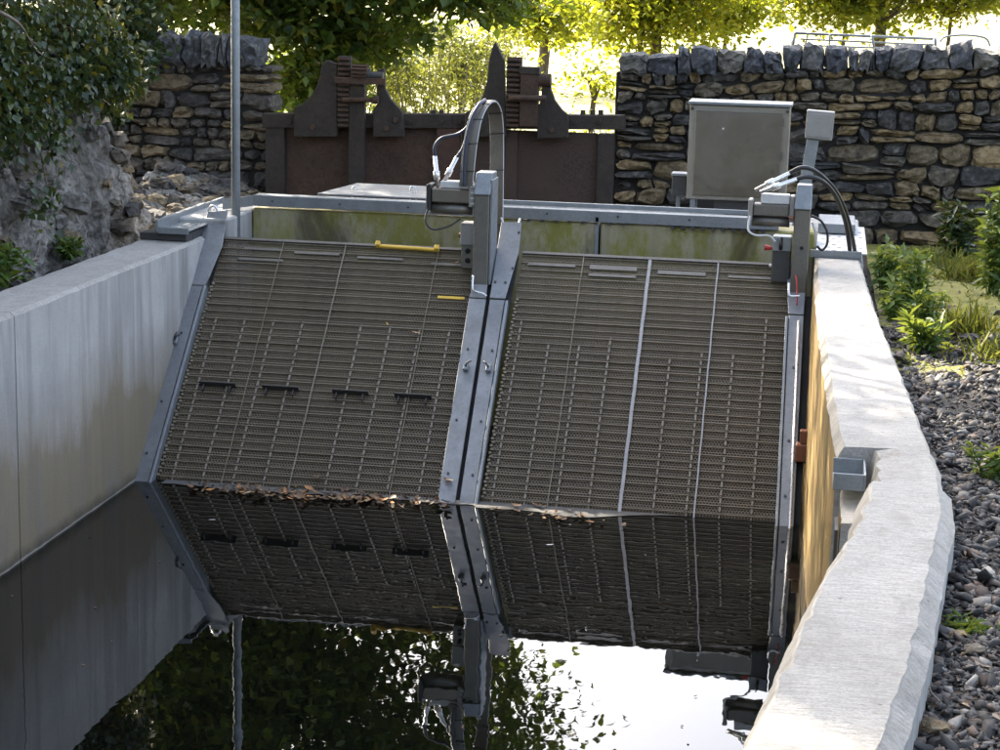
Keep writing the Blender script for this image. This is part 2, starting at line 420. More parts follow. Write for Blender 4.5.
def m_dead():
    t = NT('dead_brown_leaf')
    c = t.ramp(t.rand(), [(0, (0.06, 0.035, 0.02)), (0.4, (0.13, 0.075, 0.038)), (0.75, (0.23, 0.135, 0.065)), (0.93, (0.36, 0.15, 0.035)), (1, (0.42, 0.33, 0.2))])
    t.col(c).rough(0.7).bump(t.noise(60, 4), 0.4, 0.004)
    return t.m
M['dead'] = m_dead()
M['dead_litter'] = m_leaf('leaf_litter', [(0, (0.05, 0.03, 0.018)), (0.5, (0.11, 0.065, 0.035)), (0.85, (0.19, 0.12, 0.06)), (1, (0.30, 0.22, 0.10))], 0)
def m_yleaf():
    t = NT('yellow_leaf'); t.col((0.62, 0.44, 0.03)).rough(0.6); return t.m
M['yleaf'] = m_yleaf()
def m_water():
    t = NT('still_dark_water')
    t.col((0.0022, 0.0026, 0.002)).rough(0.01)
    t.b.inputs['Specular IOR Level'].default_value = 0.62
    t.b.inputs['IOR'].default_value = 1.5
    t.bump(t.mix(0.5, t.noise(2.2, 3, 0.5, (1, 0.7, 1)), t.noise(9, 2, 0.5, (1, 0.6, 1))), 0.013, 0.05)
    return t.m
M['water'] = m_water()


# ------------------------------------------------------------------ terrain, water, sky-line
def grid_mesh(name, nu, nv, fn, mat, parent=None, smooth=True):
    vs = [fn(i / nu, j / nv) for j in range(nv + 1) for i in range(nu + 1)]
    fs = [(j * (nu + 1) + i, j * (nu + 1) + i + 1, (j + 1) * (nu + 1) + i + 1, (j + 1) * (nu + 1) + i) for j in range(nv) for i in range(nu)]
    me = bpy.data.meshes.new(name); me.from_pydata([tuple(v) for v in vs], [], fs)
    if smooth: me.polygons.foreach_set('use_smooth', [True] * len(fs))
    me.update()
    return link_mesh(name, me, mat, parent)
from mathutils import noise as mn
def nz(x, y, z=0.0, s=1.0, o=4):
    return mn.fractal(Vector((x * s, y * s, z * s)), 1.0, 2.0, o)

def lerp_tab(tab, y):
    for (y0, a), (y1, b) in zip(tab[:-1], tab[1:]):
        if (y0 - y) * (y1 - y) <= 0:
            return a + (b - a) * (y - y0) / (y1 - y0)
    return tab[0][1] if abs(y - tab[0][0]) < abs(y - tab[-1][0]) else tab[-1][1]
OUTER = [(1.75, 2.208), (-0.5, 2.285), (-2.37, 2.374), (-3.78, 2.434), (-4.36, 2.425), (-4.92, 2.365), (-5.77, 2.275), (-6.45, 2.183), (-9.5, 1.83)]
INNER = [(1.75, 1.945), (0.9, 1.945), (-1.0, 1.995), (-2.67, 2.05), (-3.5, 2.085), (-3.7, 2.09)]
INNER2 = [(-4.0, 2.165), (-4.14, 2.15), (-4.49, 2.125), (-4.85, 2.062), (-5.36, 1.985), (-5.6, 1.955), (-6.52, 1.85), (-9.5, 1.5)]

tag(grid_mesh('water', 2, 2, lambda u, v: (-2.1 + 4.4 * u, -16 + 18.1 * v, 0.0), M['water']), kind='structure')
bed = MB().box((-2.2, -16, -1.6), (2.6, 5.6, -1.3)).build('channel_bed', M['soil']); tag(bed, kind='structure')
def gr(u, v):
    y = -14 + 20.6 * v
    xo = lerp_tab(OUTER, y) - 0.04
    x = xo + (9 - xo) * u ** 2.2
    h = 1.13 + 0.012 * nz(x, y, 0, 3) + (0.02 * nz(x, y, 1, 0.7))
    if y > 0: h -= 0.05 * y
    return (x, y, h)
ground_r = tag(grid_mesh('gravel_ground', 70, 140, gr, M['soil']), kind='structure')
def fld(u, v):
    x = -60 + 130 * u; y = 6.4 + 160 * v ** 2.4
    return (x, y, 0.95 + 0.06 * nz(x, y, 0, 0.5) + 0.004 * max(y - 12, 0))
tag(grid_mesh('field', 60, 60, fld, M['field']), kind='structure')
def hil(u, v):
    x = -220 + 440 * u; y = 130 + 170 * v
    return (x, y, 1 + (v ** 0.8) * (15 + 6 * nz(x, 0, 3, 0.012)) + 1.2 * nz(x, y, 0, 0.05))
tag(grid_mesh('hill', 80, 20, hil, M['hill']), kind='structure')
def bnk(u, v):
    y = -16 + 22.4 * v; x = -2.28 - 9 * u - (max(0, y - 3) * 0.25)
    k = 1 - 0.97 * min(1, max(0, (y - 0.8) / 1.6))
    h = 1.16 - 0.35 * (1 - k) + 0.04 * nz(x, y, 0, 2) + k * max(0, (-x - 3.1)) * 0.42 * (1 + 0.3 * nz(x, y, 0, 0.4))
    return (x, y, h)
tag(grid_mesh('bank', 50, 90, bnk, M['soil']), kind='structure')
def ups(u, v):
    return (-12 + 24 * u, 4.0 + 2.6 * v, 0.62 + 0.1 * v)
tag(grid_mesh('upstream_ground', 10, 4, ups, M['soil']), kind='structure')


# ------------------------------------------------------------------ concrete walls
def rough(v, s=0.006, f=7.0):
    x, y, z = v
    return (x + s * nz(x, y, z, f), y, z + s * nz(x + 31, y, z, f))
def wall_loft(mb, stations, z_top, prof):
    """prof(y) -> list of (x, z, material index of the strip that starts here)"""
    prev = None
    for y in stations:
        pr = prof(y)
        ring = [rough((x, y, z), 0.006 if 0.5 < z else 0.0) for x, z, _ in pr]
        b = len(mb.v); mb.v += ring; n = len(ring)
        if prev is not None:
            for i in range(n - 1):
                mb.f.append((prev + i, prev + i + 1, b + i + 1, b + i)); mb.m.append(pr[i][2])
        else:
            mb.f.append(tuple(b + i for i in range(n))); mb.m.append(pr[0][2])
        prev = b
    mb.f.append(tuple(prev + i for i in reversed(range(n)))); mb.m.append(2)
ZT = 1.293
rw = thing('channel_wall', 'pale concrete channel wall with bent top beside the gravel', 'wall', (2.2, -3, 0))
def ys(a, b, st=0.06):
    n = max(2, int(abs(a - b) / st)); return [a + (b - a) * i / n for i in range(n + 1)]
def prof_far(y):
    xi, xo = lerp_tab(INNER, y), lerp_tab(OUTER, y)
    return [(xi, -1.4, 0), (xi, 0.6, 0), (xi, ZT - 0.05, 1), (xi + 0.025, ZT, 2), ((xi + xo) / 2, ZT, 2), (xo, ZT, 1), (xo + 0.012, ZT - 0.012, 1), (xo + 0.012, 0.9, 1)]
def prof_mid(y):
    xi, xo = 2.205 + 0.03 * nz(y, 0, 0, 9), lerp_tab(OUTER, y)
    return [(2.105, -1.4, 0), (2.105, 0.6, 0), (2.108, 1.13, 1), (xi, 1.14, 1), (xi + 0.03, ZT - 0.01, 2), ((xi + xo) / 2, ZT, 2), (xo, ZT, 1), (xo + 0.02, ZT - 0.02, 1), (xo + 0.02, 0.9, 1)]
def prof_near(y):
    xi, xo = lerp_tab(INNER2, y), lerp_tab(OUTER, y)
    c = 0.05; e = 0.018 * nz(y, 0, 7, 6, 4); e2 = 0.012 * nz(y, 3, 7, 8, 4)
    return [(xi, -1.4, 3), (xi, 0.6, 3), (xi + 0.4 * e, ZT - 0.085 + e, 1), (xi + 0.042 + e, ZT - 0.006, 1), (xi + 0.05 + e, ZT, 2), ((xi + xo) / 2, ZT, 2), (xo + e2, ZT, 2), (xo + e2 + 0.006, ZT - 0.006, 2), (xo + c, ZT - 0.045, 3), (xo + c, 0.8, 3)]
mats = [M['concrete_inner'], M['concrete_edge'], M['concrete_top'], M['concrete']]
for nm, st, pf in (('far_section', ys(1.66, -3.49), prof_far), ('slot_section', ys(-3.49, -4.0, 0.03), prof_mid), ('near_section', ys(-4.0, -9.5, 0.025), prof_near)):
    mb = MB(); wall_loft(mb, st, ZT, pf); fixn(mb.build(nm, mats, rw, smooth=False))
# steel slot bracket, let into the wall
br = thing('slot_bracket', 'open galvanised steel channel bracket let into the broken edge of the concrete wall', 'bracket', (2.13, -3.63, 1.17))
zb = 1.25
mb = MB().box((2.075, -3.752, zb - 0.062), (2.185, -3.744, zb)).box((2.075, -3.512, zb - 0.062), (2.185, -3.504, zb)).box((2.185, -3.752, zb - 0.062), (2.193, -3.504, zb)).box((2.075, -3.744, zb - 0.062), (2.185, -3.512, zb - 0.055))
mb.build('channel', M['galv'], br, bevel=0.002)
MB().box((2.088, -3.98, 0.2), (2.100, -3.80, 1.10)).build('slot_plate', M['dark_steel'], br)

lw = thing('channel_wall', 'long straight bluish concrete wall with streaked face and vertical joint', 'wall', (-2.13, -3, 0))
def prof_left(y):
    return [(-1.97, -1.4, 0), (-1.97, 0.6, 0), (-1.97, ZT - 0.018, 1), (-1.992, ZT, 1), (-2.13, ZT, 1), (-2.30, ZT, 1), (-2.315, ZT - 0.015, 0), (-2.315, 0.9, 0)]
for a, b in ((1.36, -1.735), (-1.747, -9.5)):
    mb = MB(); wall_loft(mb, ys(a, b, 0.08), ZT, prof_left); fixn(mb.build('wall_panel', [M['concrete'], M['concrete_top'], M['concrete']], lw))
MB().box((-2.25, -1.75, -1.3), (-1.985, -1.73, ZT - 0.012)).build('joint_filler', M['dark_steel'], lw)

bw = thing('back_wall', 'mossy yellow green concrete wall behind the top of both screens', 'wall', (0, 2.0, 0))
mb = MB()
def bwp(u, v):
    x = -1.97 + 3.95 * u
    return x
MB().box((-1.85, 1.92, -1.3), (0.52, 2.25, 1.415)).build('wall_panel', M['concrete_mossy'], bw, bevel=0.012)
MB().box((0.535, 1.925, -1.3), (1.94, 2.25, 1.418)).build('wall_panel', M['concrete_mossy'], bw, bevel=0.012)
MB().box((-2.3, 1.365, -1.3), (-1.852, 2.25, 1.40)).build('side_return', M['concrete'], bw, bevel=0.012)
MB().box((1.945, 1.665, -1.3), (2.25, 2.25, 1.262)).build('side_return', M['concrete'], bw, bevel=0.012)
MB().box((0.50, 1.905, 0.9), (0.525, 1.919, 1.46)).build('joint_strip', M['galv'], bw, bevel=0.002)
MB().box((0.45, 2.72, 0.8), (2.24, 3.93, 1.28)).build('rear_slab', M['concrete'], bw, bevel=0.01)


# ------------------------------------------------------------------ screens
def screen(x0, x1, full, half, cover_x, name_label, seams):
    t = thing('intake_screen', name_label, 'screen', (0.5 * (x0 + x1), 0, 0))
    pitch = 0.0565
    zs = pitch / 1.45
    nrow = 33
    ztop = 1.262
    # mesh strips between the cross bars (shared mesh data)
    me = None
    jit = random.Random(3)
    for i in range(-9, nrow):
        z0 = ztop - (nrow - i) * zs
        zc = z0 + zs / 2
        tilt = jit.uniform(-0.012, 0.012)
        nn = (SN + SU * tilt).normalized(); uu = SU - nn * SU.dot(nn)
        uu.normalize()
        mb = MB().obox(onscr((x0 + x1) / 2, zc, -0.008 + jit.uniform(-0.0015, 0.0015)), (1, 0, 0), uu, nn, x1 - x0, pitch * 1.04, 0.004)
        if i < 0:
            continue
        mb.build('mesh_strip', M['mesh'], t)
    # one sheet below the water
    MB().obox(onscr((x0 + x1) / 2, -0.45, -0.012), (1, 0, 0), SU, SN, x1 - x0, 1.15, 0.006).build('submerged_sheet', M['mesh'], t)
    # cross bars
    proto = None
    for i in range(nrow + 1):
        z = ztop - (nrow - i) * zs
        if z < 0.012: continue
        c = onscr((x0 + x1) / 2, z, 0.003)
        if proto is None:
            mb = MB().obox((0, 0, 0), (1, 0, 0), SU, SN, x1 - x0, 0.0052, 0.008)
            proto = mb.build('cross_bar', M['bar'], t, loc=None)
            proto.location = c - WOFF[t.name]
        else:
            o = proto.copy(); COL.objects.link(o); o.location = c - WOFF[t.name]
            o.rotation_euler = (0, jit.uniform(-0.0006, 0.0006), 0)
    # heavy top bar
    MB().obox(onscr((x0 + x1) / 2, ztop + 0.012, 0.002), (1, 0, 0), SU, SN, x1 - x0, 0.018, 0.03).build('top_rail', M['stainless_dark'], t)
    # upright tie bars
    for x, zt in half:
        nseg = 1
        a, b = onscr(x, -0.1), onscr(x, zt)
        mb = MB().obox((a + b) / 2 + SN * -0.002, (1, 0, 0), SU, SN, 0.007, (b - a).length, 0.008)
        z = ztop - zs * 0.5
        while z > 0:
            if z < zt: mb.obox(onscr(x, z, 0.006), (1, 0, 0), SU, SN, 0.011, pitch * jit.uniform(0.5, 0.72), 0.010)
            z -= zs
        mb.build('tie_bar', M['tie'], t)
    for x, w, mt in full:
        a, b = onscr(x, -0.1), onscr(x, ztop + 0.01)
        mb = MB(); n = 24
        path = [a + (b - a) * i / n + SN * 0.011 + Vector((0.0012 * math.sin(i * 1.7), 0, 0)) for i in range(n + 1)]
        for p, q in zip(path[:-1], path[1:]):
            d = (q - p); mb.obox((p + q) / 2, (1, 0, 0), d.normalized(), SN, w, d.length * 1.02, 0.008)
        mb.build('seam_bar', M[mt], t)
    # side chains: little links along both edges
    for sx in (x0 + 0.012, x1 - 0.012):
        mb = MB()
        for i in range(60):
            z = 0.02 + i * 0.0175
            if z > 1.03: break
            mb.obox(onscr(sx + (0.004 if i % 2 else -0.004), z, 0.006), (1, 0, 0), SU, SN, 0.016, 0.015, 0.012)
        o = mb.build('drive_chain', M['bar'], t); o['kind'] = 'stuff'
    # scraper cover plates at the head
    for cx, cz, cw, ch in cover_x:
        MB().obox(onscr(cx, cz, 0.006), (1, 0, 0), SU, SN, cw, ch, 0.006).build('head_plate', M['stainless_dark'], t, bevel=0.0015)
    return t
H1 = [(-1.765 + 0.188 * i, 0.842) for i in (0, 1, 2, 3, 5, 6, 7, 8)]
scr1 = screen(-1.862, -0.135, [(-1.04, 0.007, 'tie'), (-1.455, 0.005, 'bar'), (-0.43, 0.005, 'bar')], H1,
              [(-1.58, 1.225, 0.26, 0.02), (-1.58, 1.165, 0.30, 0.02), (-1.22, 1.215, 0.30, 0.018), (-0.80, 1.205, 0.30, 0.018), (-0.35, 1.19, 0.22, 0.02)],
              'dark left inclined mesh screen with four small black ledges across it', None)
H2 = [(0.177, 0.913), (0.367, 0.785), (0.556, 0.783), (0.742, 0.849), (1.116, 0.758), (1.305, 0.788), (1.494, 0.776), (1.676, 0.971)]
scr2 = screen(0.112, 1.842, [(0.925, 0.02, 'bar_bright'), (1.352, 0.009, 'bar_bright'), (0.505, 0.006, 'bar')], H2,
              [(0.31, 1.215, 0.3, 0.02), (0.70, 1.215, 0.3, 0.035), (0.70, 1.172, 0.3, 0.02), (1.13, 1.205, 0.3, 0.03), (1.56, 1.20, 0.28, 0.02)],
              'right inclined mesh screen crossed by one bright white seam', None)
# silt-coated backing rails showing through the mesh
for t, x0, x1 in ((scr1, -1.86, -0.14), (scr2, 0.115, 1.84)):
    for z, w in ((0.19, 0.055), (0.47, 0.04), (0.86, 0.03)):
        MB().obox(onscr((x0 + x1) / 2, z, -0.016), (1, 0, 0), SU, SN, x1 - x0 - 0.02, w, 0.004).build('backing_rail', M['silt'], t)
for a, b in ((-1.75, -1.521), (-1.35, -1.12), (-0.908, -0.682), (-0.52, -0.29)):
    z = 0.478
    lg = MB().obox(onscr((a + b) / 2, z, 0.022), (1, 0, 0), SU, SN, b - a, 0.006, 0.048).build('ledge', M['dark_steel'], scr1)
    for x in (a + 0.03, b - 0.03):
        MB().obox(onscr(x, z - 0.022, 0.018), (1, 0, 0), SU, SN, 0.006, 0.04, 0.03).build('ledge_bracket', M['dark_steel'], lg)
y1 = thing('yellow_strap', 'yellow strap lying along the top edge of the left screen', 'strap', onscr(-0.6, 1.26))
p0, p1 = aty(378, 246, 1.30), aty(437, 250, 1.30)
MB().obox((p0 + p1) / 2, (p1 - p0).normalized(), SU, SN, (p1 - p0).length, 0.02, 0.02).build('strap', M['yellow'], y1, bevel=0.004)
for p in (p0, p1):
    MB().obox(p + Vector((0, -0.004, 0.012)), (1, 0, 0), SU, SN, 0.03, 0.035, 0.035).build('end_lug', M['yellow'], y1, bevel=0.004)
tag(MB().obox(onscr(-0.29, 1.005, 0.014), (1, 0.0, 0.0), SU, SN, 0.17, 0.018, 0.006).build('yellow_strap', M['yellow']), 'faded yellow strip on the left screen beside the centre plates', 'strap')


# ------------------------------------------------------------------ guide plates of the screens
def plate(mb, pts, off, th=0.012):
    mb.prism([onscr(x, z, off) for x, z in pts], SN * -th)
g1 = thing('guide_rail', 'bent grey steel guide plate between left wall and left screen', 'guide rail', (-1.95, 0, 0))
mb = MB(); plate(mb, [(-2.005, 1.40), (-1.872, 1.415), (-1.842, 1.21), (-1.87, 1.03), (-1.884, 0.985), (-1.99, 0.985)], 0.05); fixn(mb.build('head_plate', M['plate'], g1, bevel=0.003))
mb = MB(); plate(mb, [(-1.988, 0.98), (-1.895, 0.98), (-1.885, -0.5), (-1.966, -0.5)], 0.05); fixn(mb.build('side_plate', M['plate'], g1, bevel=0.003))
mb = MB(); plate(mb, [(-1.885, 0.98), (-1.868, 0.98), (-1.862, -0.5), (-1.878, -0.5)], 0.062, 0.06); fixn(mb.build('flange', M['galv'], g1, bevel=0.002))
g2 = thing('guide_rail', 'pair of pale steel guide plates between the two screens', 'guide rail', (0, 0, 0))
mb = MB(); plate(mb, [(-0.185, 1.16), (-0.165, 1.02), (-0.17, 0.995), (-0.062, 0.995), (-0.075, 1.16)], 0.05); fixn(mb.build('head_plate', M['plate'], g2, bevel=0.003))
mb = MB(); plate(mb, [(-0.168, 0.99), (-0.06, 0.99), (-0.012, -0.5), (-0.115, -0.5)], 0.05); fixn(mb.build('side_plate', M['plate'], g2, bevel=0.003))
mb = MB(); plate(mb, [(-0.05, 1.418), (0.082, 1.418), (0.094, 1.25), (0.066, 1.04), (0.06, 0.995), (-0.038, 0.995)], 0.055); fixn(mb.build('head_plate', M['plate'], g2, bevel=0.003))
mb = MB(); plate(mb, [(-0.036, 0.99), (0.058, 0.99), (0.094, -0.5), (0.012, -0.5)], 0.05); fixn(mb.build('side_plate', M['plate'], g2, bevel=0.003))
mb = MB(); plate(mb, [(0.064, 0.985), (0.082, 0.985), (0.116, -0.5), (0.098, -0.5)], 0.058, 0.05); fixn(mb.build('flange', M['galv'], g2, bevel=0.002))
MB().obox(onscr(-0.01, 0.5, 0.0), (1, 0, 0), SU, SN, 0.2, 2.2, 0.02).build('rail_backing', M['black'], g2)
g3 = thing('guide_rail', 'narrow steel guide rail between right screen and ochre wall face', 'guide rail', (1.88, 0, 0))
mb = MB(); plate(mb, [(1.775, 1.26), (1.792, 1.10), (1.806, 0.995), (1.90, 0.995), (1.90, 1.14), (1.86, 1.20), (1.84, 1.30)], 0.05); fixn(mb.build('head_plate', M['plate'], g3, bevel=0.003))
mb = MB(); plate(mb, [(1.81, 0.99), (1.90, 0.99), (1.925, -0.5), (1.848, -0.5)], 0.05); fixn(mb.build('side_plate', M['plate'], g3, bevel=0.003))
mb = MB(); plate(mb, [(1.79, 0.98), (1.806, 0.98), (1.842, -0.5), (1.826, -0.5)], 0.058, 0.05); fixn(mb.build('flange', M['galv'], g3, bevel=0.002))
MB().tube([onscr(1.872, 0.95, 0.07), onscr(1.905, -0.4, 0.07)], 0.009, 8).build('grease_pipe', M['chrome'], g3, smooth=True)
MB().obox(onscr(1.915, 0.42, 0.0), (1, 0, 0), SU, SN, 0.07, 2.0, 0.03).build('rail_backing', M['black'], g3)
# bolts on the plates
bolt = None
def put_bolt(parent, p, r=0.008):
    global bolt
    if bolt is None:
        mb = MB().tube([Vector((0, 0, 0)), SN * 0.008], 0.008, 6); bolt = mb.build('bolt', M['dark_steel'], parent); bolt.location = p - WOFF[parent.name]
    else:
        o = bolt.copy(); COL.objects.link(o); o.parent = parent; o.location = p - WOFF[parent.name]
for z in (0.72, 0.36, 0.1):
    put_bolt(g1, onscr(-1.945, z, 0.05)); put_bolt(g2, onscr(-0.115 + 0.03 * (1 - z) - 0.01, z, 0.05)); put_bolt(g2, onscr(0.03 + 0.02 * (1 - z), z, 0.05)); put_bolt(g3, onscr(1.86, z, 0.05))
for q in ((0.075, 1.36), (0.075, 1.16), (-0.02, 1.08), (0.045, 1.08)): put_bolt(g2, onscr(q[0], q[1], 0.055))
def latch(parent, x, z, sgn):
    b = onscr(x, z, 0.052)
    MB().obox(b + SN * 0.014, (1, 0, 0), SU, SN, 0.032, 0.05, 0.028).build('latch', M['galv'], parent, bevel=0.004)
    path = catmull([b + SN * 0.03, b + SN * 0.042 + Vector((0.012 * sgn, 0, 0.012)), b + SN * 0.03 + Vector((0.03 * sgn, 0.01, 0.03))], 5)
    MB().tube(path, 0.006, 6).build('latch_rod', M['dark_steel'], parent, smooth=True)
latch(g1, -1.965, 0.67, 1); latch(g2, -0.105, 0.62, 1); latch(g2, 0.035, 0.62, -1)
MB().tube(catmull([onscr(-1.98, 0.73, 0.05), onscr(-1.965, 0.68, 0.09), onscr(-1.985, 0.63, 0.055)], 6), 0.007, 6).build('cable_loop', M['rubber'], g1, smooth=True)


# ------------------------------------------------------------------ rake drives
def hose(name, pts, r, mat, parent, seg=8, n=10):
    return MB().tube(catmull(pts, n), r, seg).build(name, M[mat], parent, smooth=True)
d1 = thing('rake_drive', 'centre rake drive with steel post, hydraulic motor and tall arched cable track', 'rake drive', (-0.11, 1.2, 1.1))
# post: front face at y ~1.08
MB().box((-0.165, 1.085, 1.09), (-0.068, 1.27, 1.665)).build('post', M['stainless_dark'], d1, bevel=0.006)
mb = MB().hexa([(-0.168, 1.07, 1.665), (-0.062, 1.07, 1.665), (-0.062, 1.28, 1.665), (-0.168, 1.28, 1.665), (-0.163, 1.13, 1.80), (-0.055, 1.13, 1.80), (-0.055, 1.28, 1.80), (-0.163, 1.28, 1.80)])
mb.build('post_cap', M['galv'], d1, bevel=0.008, seg=2)
MB().box((-0.066, 1.10, 1.1), (-0.05, 1.30, 1.76)).build('side_plate', M['galv'], d1, bevel=0.003)
# motor
mo = MB().box((-0.445, 1.12, 1.60), (-0.19, 1.24, 1.69)).build('motor', M['stainless'], d1, bevel=0.008)
MB().box((-0.39, 1.128, 1.693), (-0.19, 1.225, 1.735)).build('valve_block', M['white_paint'], mo, bevel=0.004)
MB().tube([(-0.45, 1.17, 1.56), (-0.19, 1.17, 1.56)], 0.035, 12).build('motor_cylinder', M['stainless_dark'], mo, smooth=True)
MB().box((-0.475, 1.11, 1.55), (-0.447, 1.25, 1.715)).build('end_cap', M['rubber'], mo, bevel=0.006)
MB().box((-0.205, 1.115, 1.58), (-0.166, 1.245, 1.72)).build('flange', M['grey_paint'], mo, bevel=0.004)
for k in range(4): MB().tube([(-0.19, 1.12, 1.60 + 0.035 * k), (-0.166, 1.11, 1.60 + 0.035 * k)], 0.008, 6).build('bolt', M['chrome'], mo)
# fittings with hoses
def fitting(p, q, parent):
    p, q = Vector(p), Vector(q); d = q - p
    f = MB().tube([p, p + d * 0.3, p + d * 0.31, p + d * 0.55, p + d * 0.56, q], [0.012, 0.012, 0.02, 0.02, 0.014, 0.013], 10).build('hose_fitting', M['chrome'], parent, smooth=True)
    return f
a0, a1 = aty(438, 190, 1.17), aty(435, 156, 1.17)
b0, b1 = aty(443, 184, 1.17), aty(457, 157, 1.17)
fitting(a0, a1, d1); fitting(b0, b1, d1)
hose('hose', [a1, aty(435, 146, 1.17), aty(442, 138, 1.19), aty(458, 134, 1.2), aty(468, 126, 1.2), aty(474, 112, 1.22), aty(483, 101, 1.26)], 0.011, 'hose_blue', d1)
hose('hose', [b1, aty(463, 148, 1.18), aty(468, 132, 1.2), aty(473, 116, 1.22), aty(481, 103, 1.25)], 0.011, 'hose_blue', d1)
hose('hose', [aty(464, 186, 1.08), aty(464.5, 160, 1.08), aty(467, 138, 1.09), aty(472, 118, 1.12), aty(479, 105, 1.18), aty(485, 100, 1.28)], 0.012, 'hose_blue', d1)
hose('cable', [(-0.46, 1.12, 1.57), (-0.47, 1.08, 1.49), (-0.42, 1.06, 1.44), (-0.33, 1.1, 1.455), (-0.26, 1.15, 1.50)], 0.006, 'rubber', d1)
# arched cable track: a band that rises in front, turns over and drops behind the post
Lc = [aty(466, 186, 1.12), aty(468.5, 160, 1.12), aty(471, 140, 1.13), aty(475, 120, 1.16), aty(481, 107, 1.22), aty(487.5, 101.5, 1.32), aty(493, 106, 1.42), aty(496, 118, 1.5), aty(497, 138, 1.55), aty(497, 170, 1.56), aty(496.5, 215, 1.56), aty(496, 262, 1.56)]
path = catmull(Lc, 5)
mb = MB(); vs = []; wv = Vector((0.040, 0.0, 0.003)); n = len(path)
for i, p in enumerate(path):
    t_ = (path[min(i + 1, n - 1)] - path[max(i - 1, 0)]).normalized()
    nn = t_.cross(wv).normalized() * 0.009
    vs += [p - wv - nn, p + wv - nn, p + wv + nn, p - wv + nn]
fs = []
for i in range(n - 1):
    for k in range(4): fs.append((4 * i + k, 4 * i + (k + 1) % 4, 4 * i + 4 + (k + 1) % 4, 4 * i + 4 + k))
fs += [(3, 2, 1, 0), (4 * n - 4, 4 * n - 3, 4 * n - 2, 4 * n - 1)]
mb._add(vs, fs); arch = fixn(mb.build('cable_track', M['stainless_dark'], d1, smooth=False))
for sg in (-1, 1):
    MB().tube([p + wv * sg for p in path], 0.005, 6).build('track_edge', M['galv'] if sg < 0 else M['white_paint'], arch, smooth=True)  # white edge stands for light catching the rim of the band
for i in range(3, n - 2, 6):
    p = path[i]; t_ = (path[i + 1] - path[i - 1]).normalized(); nn = t_.cross(wv).normalized()
    MB().obox(p, wv.normalized(), nn, t_, 0.09, 0.024, 0.006).build('cable_tie', M['rubber'], arch)
# bearing block and handle
bb = MB().box((-0.262, 1.20, 1.18), (-0.17, 1.32, 1.42)).build('bearing_block', M['stainless_dark'], d1, bevel=0.006)
MB().box((-0.268, 1.19, 1.33), (-0.17, 1.325, 1.47)).build('block_cover', M['grey_paint'], bb, bevel=0.005)
for zz in (1.295, 1.235): MB().tube([(-0.218, 1.199, zz), (-0.218, 1.185, zz)], 0.016, 10).build('socket_screw', M['black'], bb, smooth=True)
MB().tube([(-0.285, 1.24, 1.385), (-0.262, 1.24, 1.385)], 0.016, 8).build('red_cap', M['copper'], bb)
hose('handle', [(-0.155, 1.06, 1.16), (-0.152, 1.03, 1.085), (-0.13, 1.01, 1.07), (-0.08, 1.0, 1.06), (-0.058, 1.0, 1.045)], 0.007, 'chrome', d1, 6)
hose('cable', [aty(501, 218, 1.55), aty(505, 226, 1.5), aty(511, 229, 1.5), aty(517, 226, 1.52), aty(520, 219, 1.6)], 0.008, 'white_paint', d1)

d2 = thing('rake_drive', 'rake drive in front of the metal cabinet with black hoses looping down over the wall', 'rake drive', (1.86, 1.2, 1.1))
MB().box((1.808, 1.13, 1.09), (1.905, 1.28, 1.655)).build('post', M['stainless_dark'], d2, bevel=0.006)
MB().hexa([(1.803, 1.115, 1.655), (1.909, 1.115, 1.655), (1.909, 1.29, 1.655), (1.803, 1.29, 1.655), (1.815, 1.17, 1.80), (1.907, 1.17, 1.80), (1.907, 1.29, 1.80), (1.815, 1.29, 1.80)]).build('post_cap', M['galv'], d2, bevel=0.008, seg=2)
MB().tube([(1.862, 1.128, 1.42), (1.862, 1.124, 1.42)], 0.012, 10).build('post_hole', M['black'], d2)
mo = MB().box((1.555, 1.16, 1.60), (1.775, 1.27, 1.675)).build('motor', M['stainless_dark'], d2, bevel=0.008)
MB().box((1.60, 1.165, 1.678), (1.775, 1.26, 1.735)).build('valve_block', M['white_paint'], mo, bevel=0.004)
MB().tube([(1.55, 1.21, 1.565), (1.78, 1.21, 1.565)], 0.032, 12).build('motor_cylinder', M['stainless_dark'], mo, smooth=True)
MB().box((1.525, 1.15, 1.57), (1.553, 1.28, 1.70)).build('end_cap', M['grey_paint'], mo, bevel=0.006)
MB().box((1.777, 1.155, 1.57), (1.806, 1.275, 1.73)).build('flange', M['grey_paint'], mo, bevel=0.004)
MB().tube([(1.78, 1.14, 1.60), (1.80, 1.14, 1.60)], 0.014, 8).build('copper_plug', M['copper'], mo)
a0, a1 = aty(755, 190, 1.2), aty(790, 173, 1.2)
b0, b1 = aty(760, 192, 1.16), aty(797, 179, 1.16)
fitting(a0, a1, d2); fitting(b0, b1, d2)
def ymid(px, py, y): return aty(px, py, y)
hose('hose', [a1, ymid(800, 168, 1.2), ymid(811, 169, 1.22), ymid(823, 177, 1.3), ymid(835, 190, 1.4), ymid(845, 210, 1.55), ymid(851, 232, 1.7), ymid(855, 252, 1.8)], 0.014, 'rubber', d2)
hose('hose', [b1, ymid(806, 177, 1.17), ymid(818, 179, 1.2), ymid(829, 187, 1.28), ymid(838, 201, 1.4), ymid(846, 224, 1.55), ymid(850, 252, 1.7)], 0.014, 'rubber', d2)
hose('cable', [ymid(812, 216, 1.28), ymid(821, 221, 1.3), ymid(827, 232, 1.35), ymid(827, 244, 1.4), ymid(822, 250, 1.4), ymid(817, 246, 1.4)], 0.008, 'rubber', d2)
hose('cable', [ymid(812, 222, 1.28), ymid(815, 232, 1.3), ymid(816, 246, 1.35)], 0.007, 'white_paint', d2)
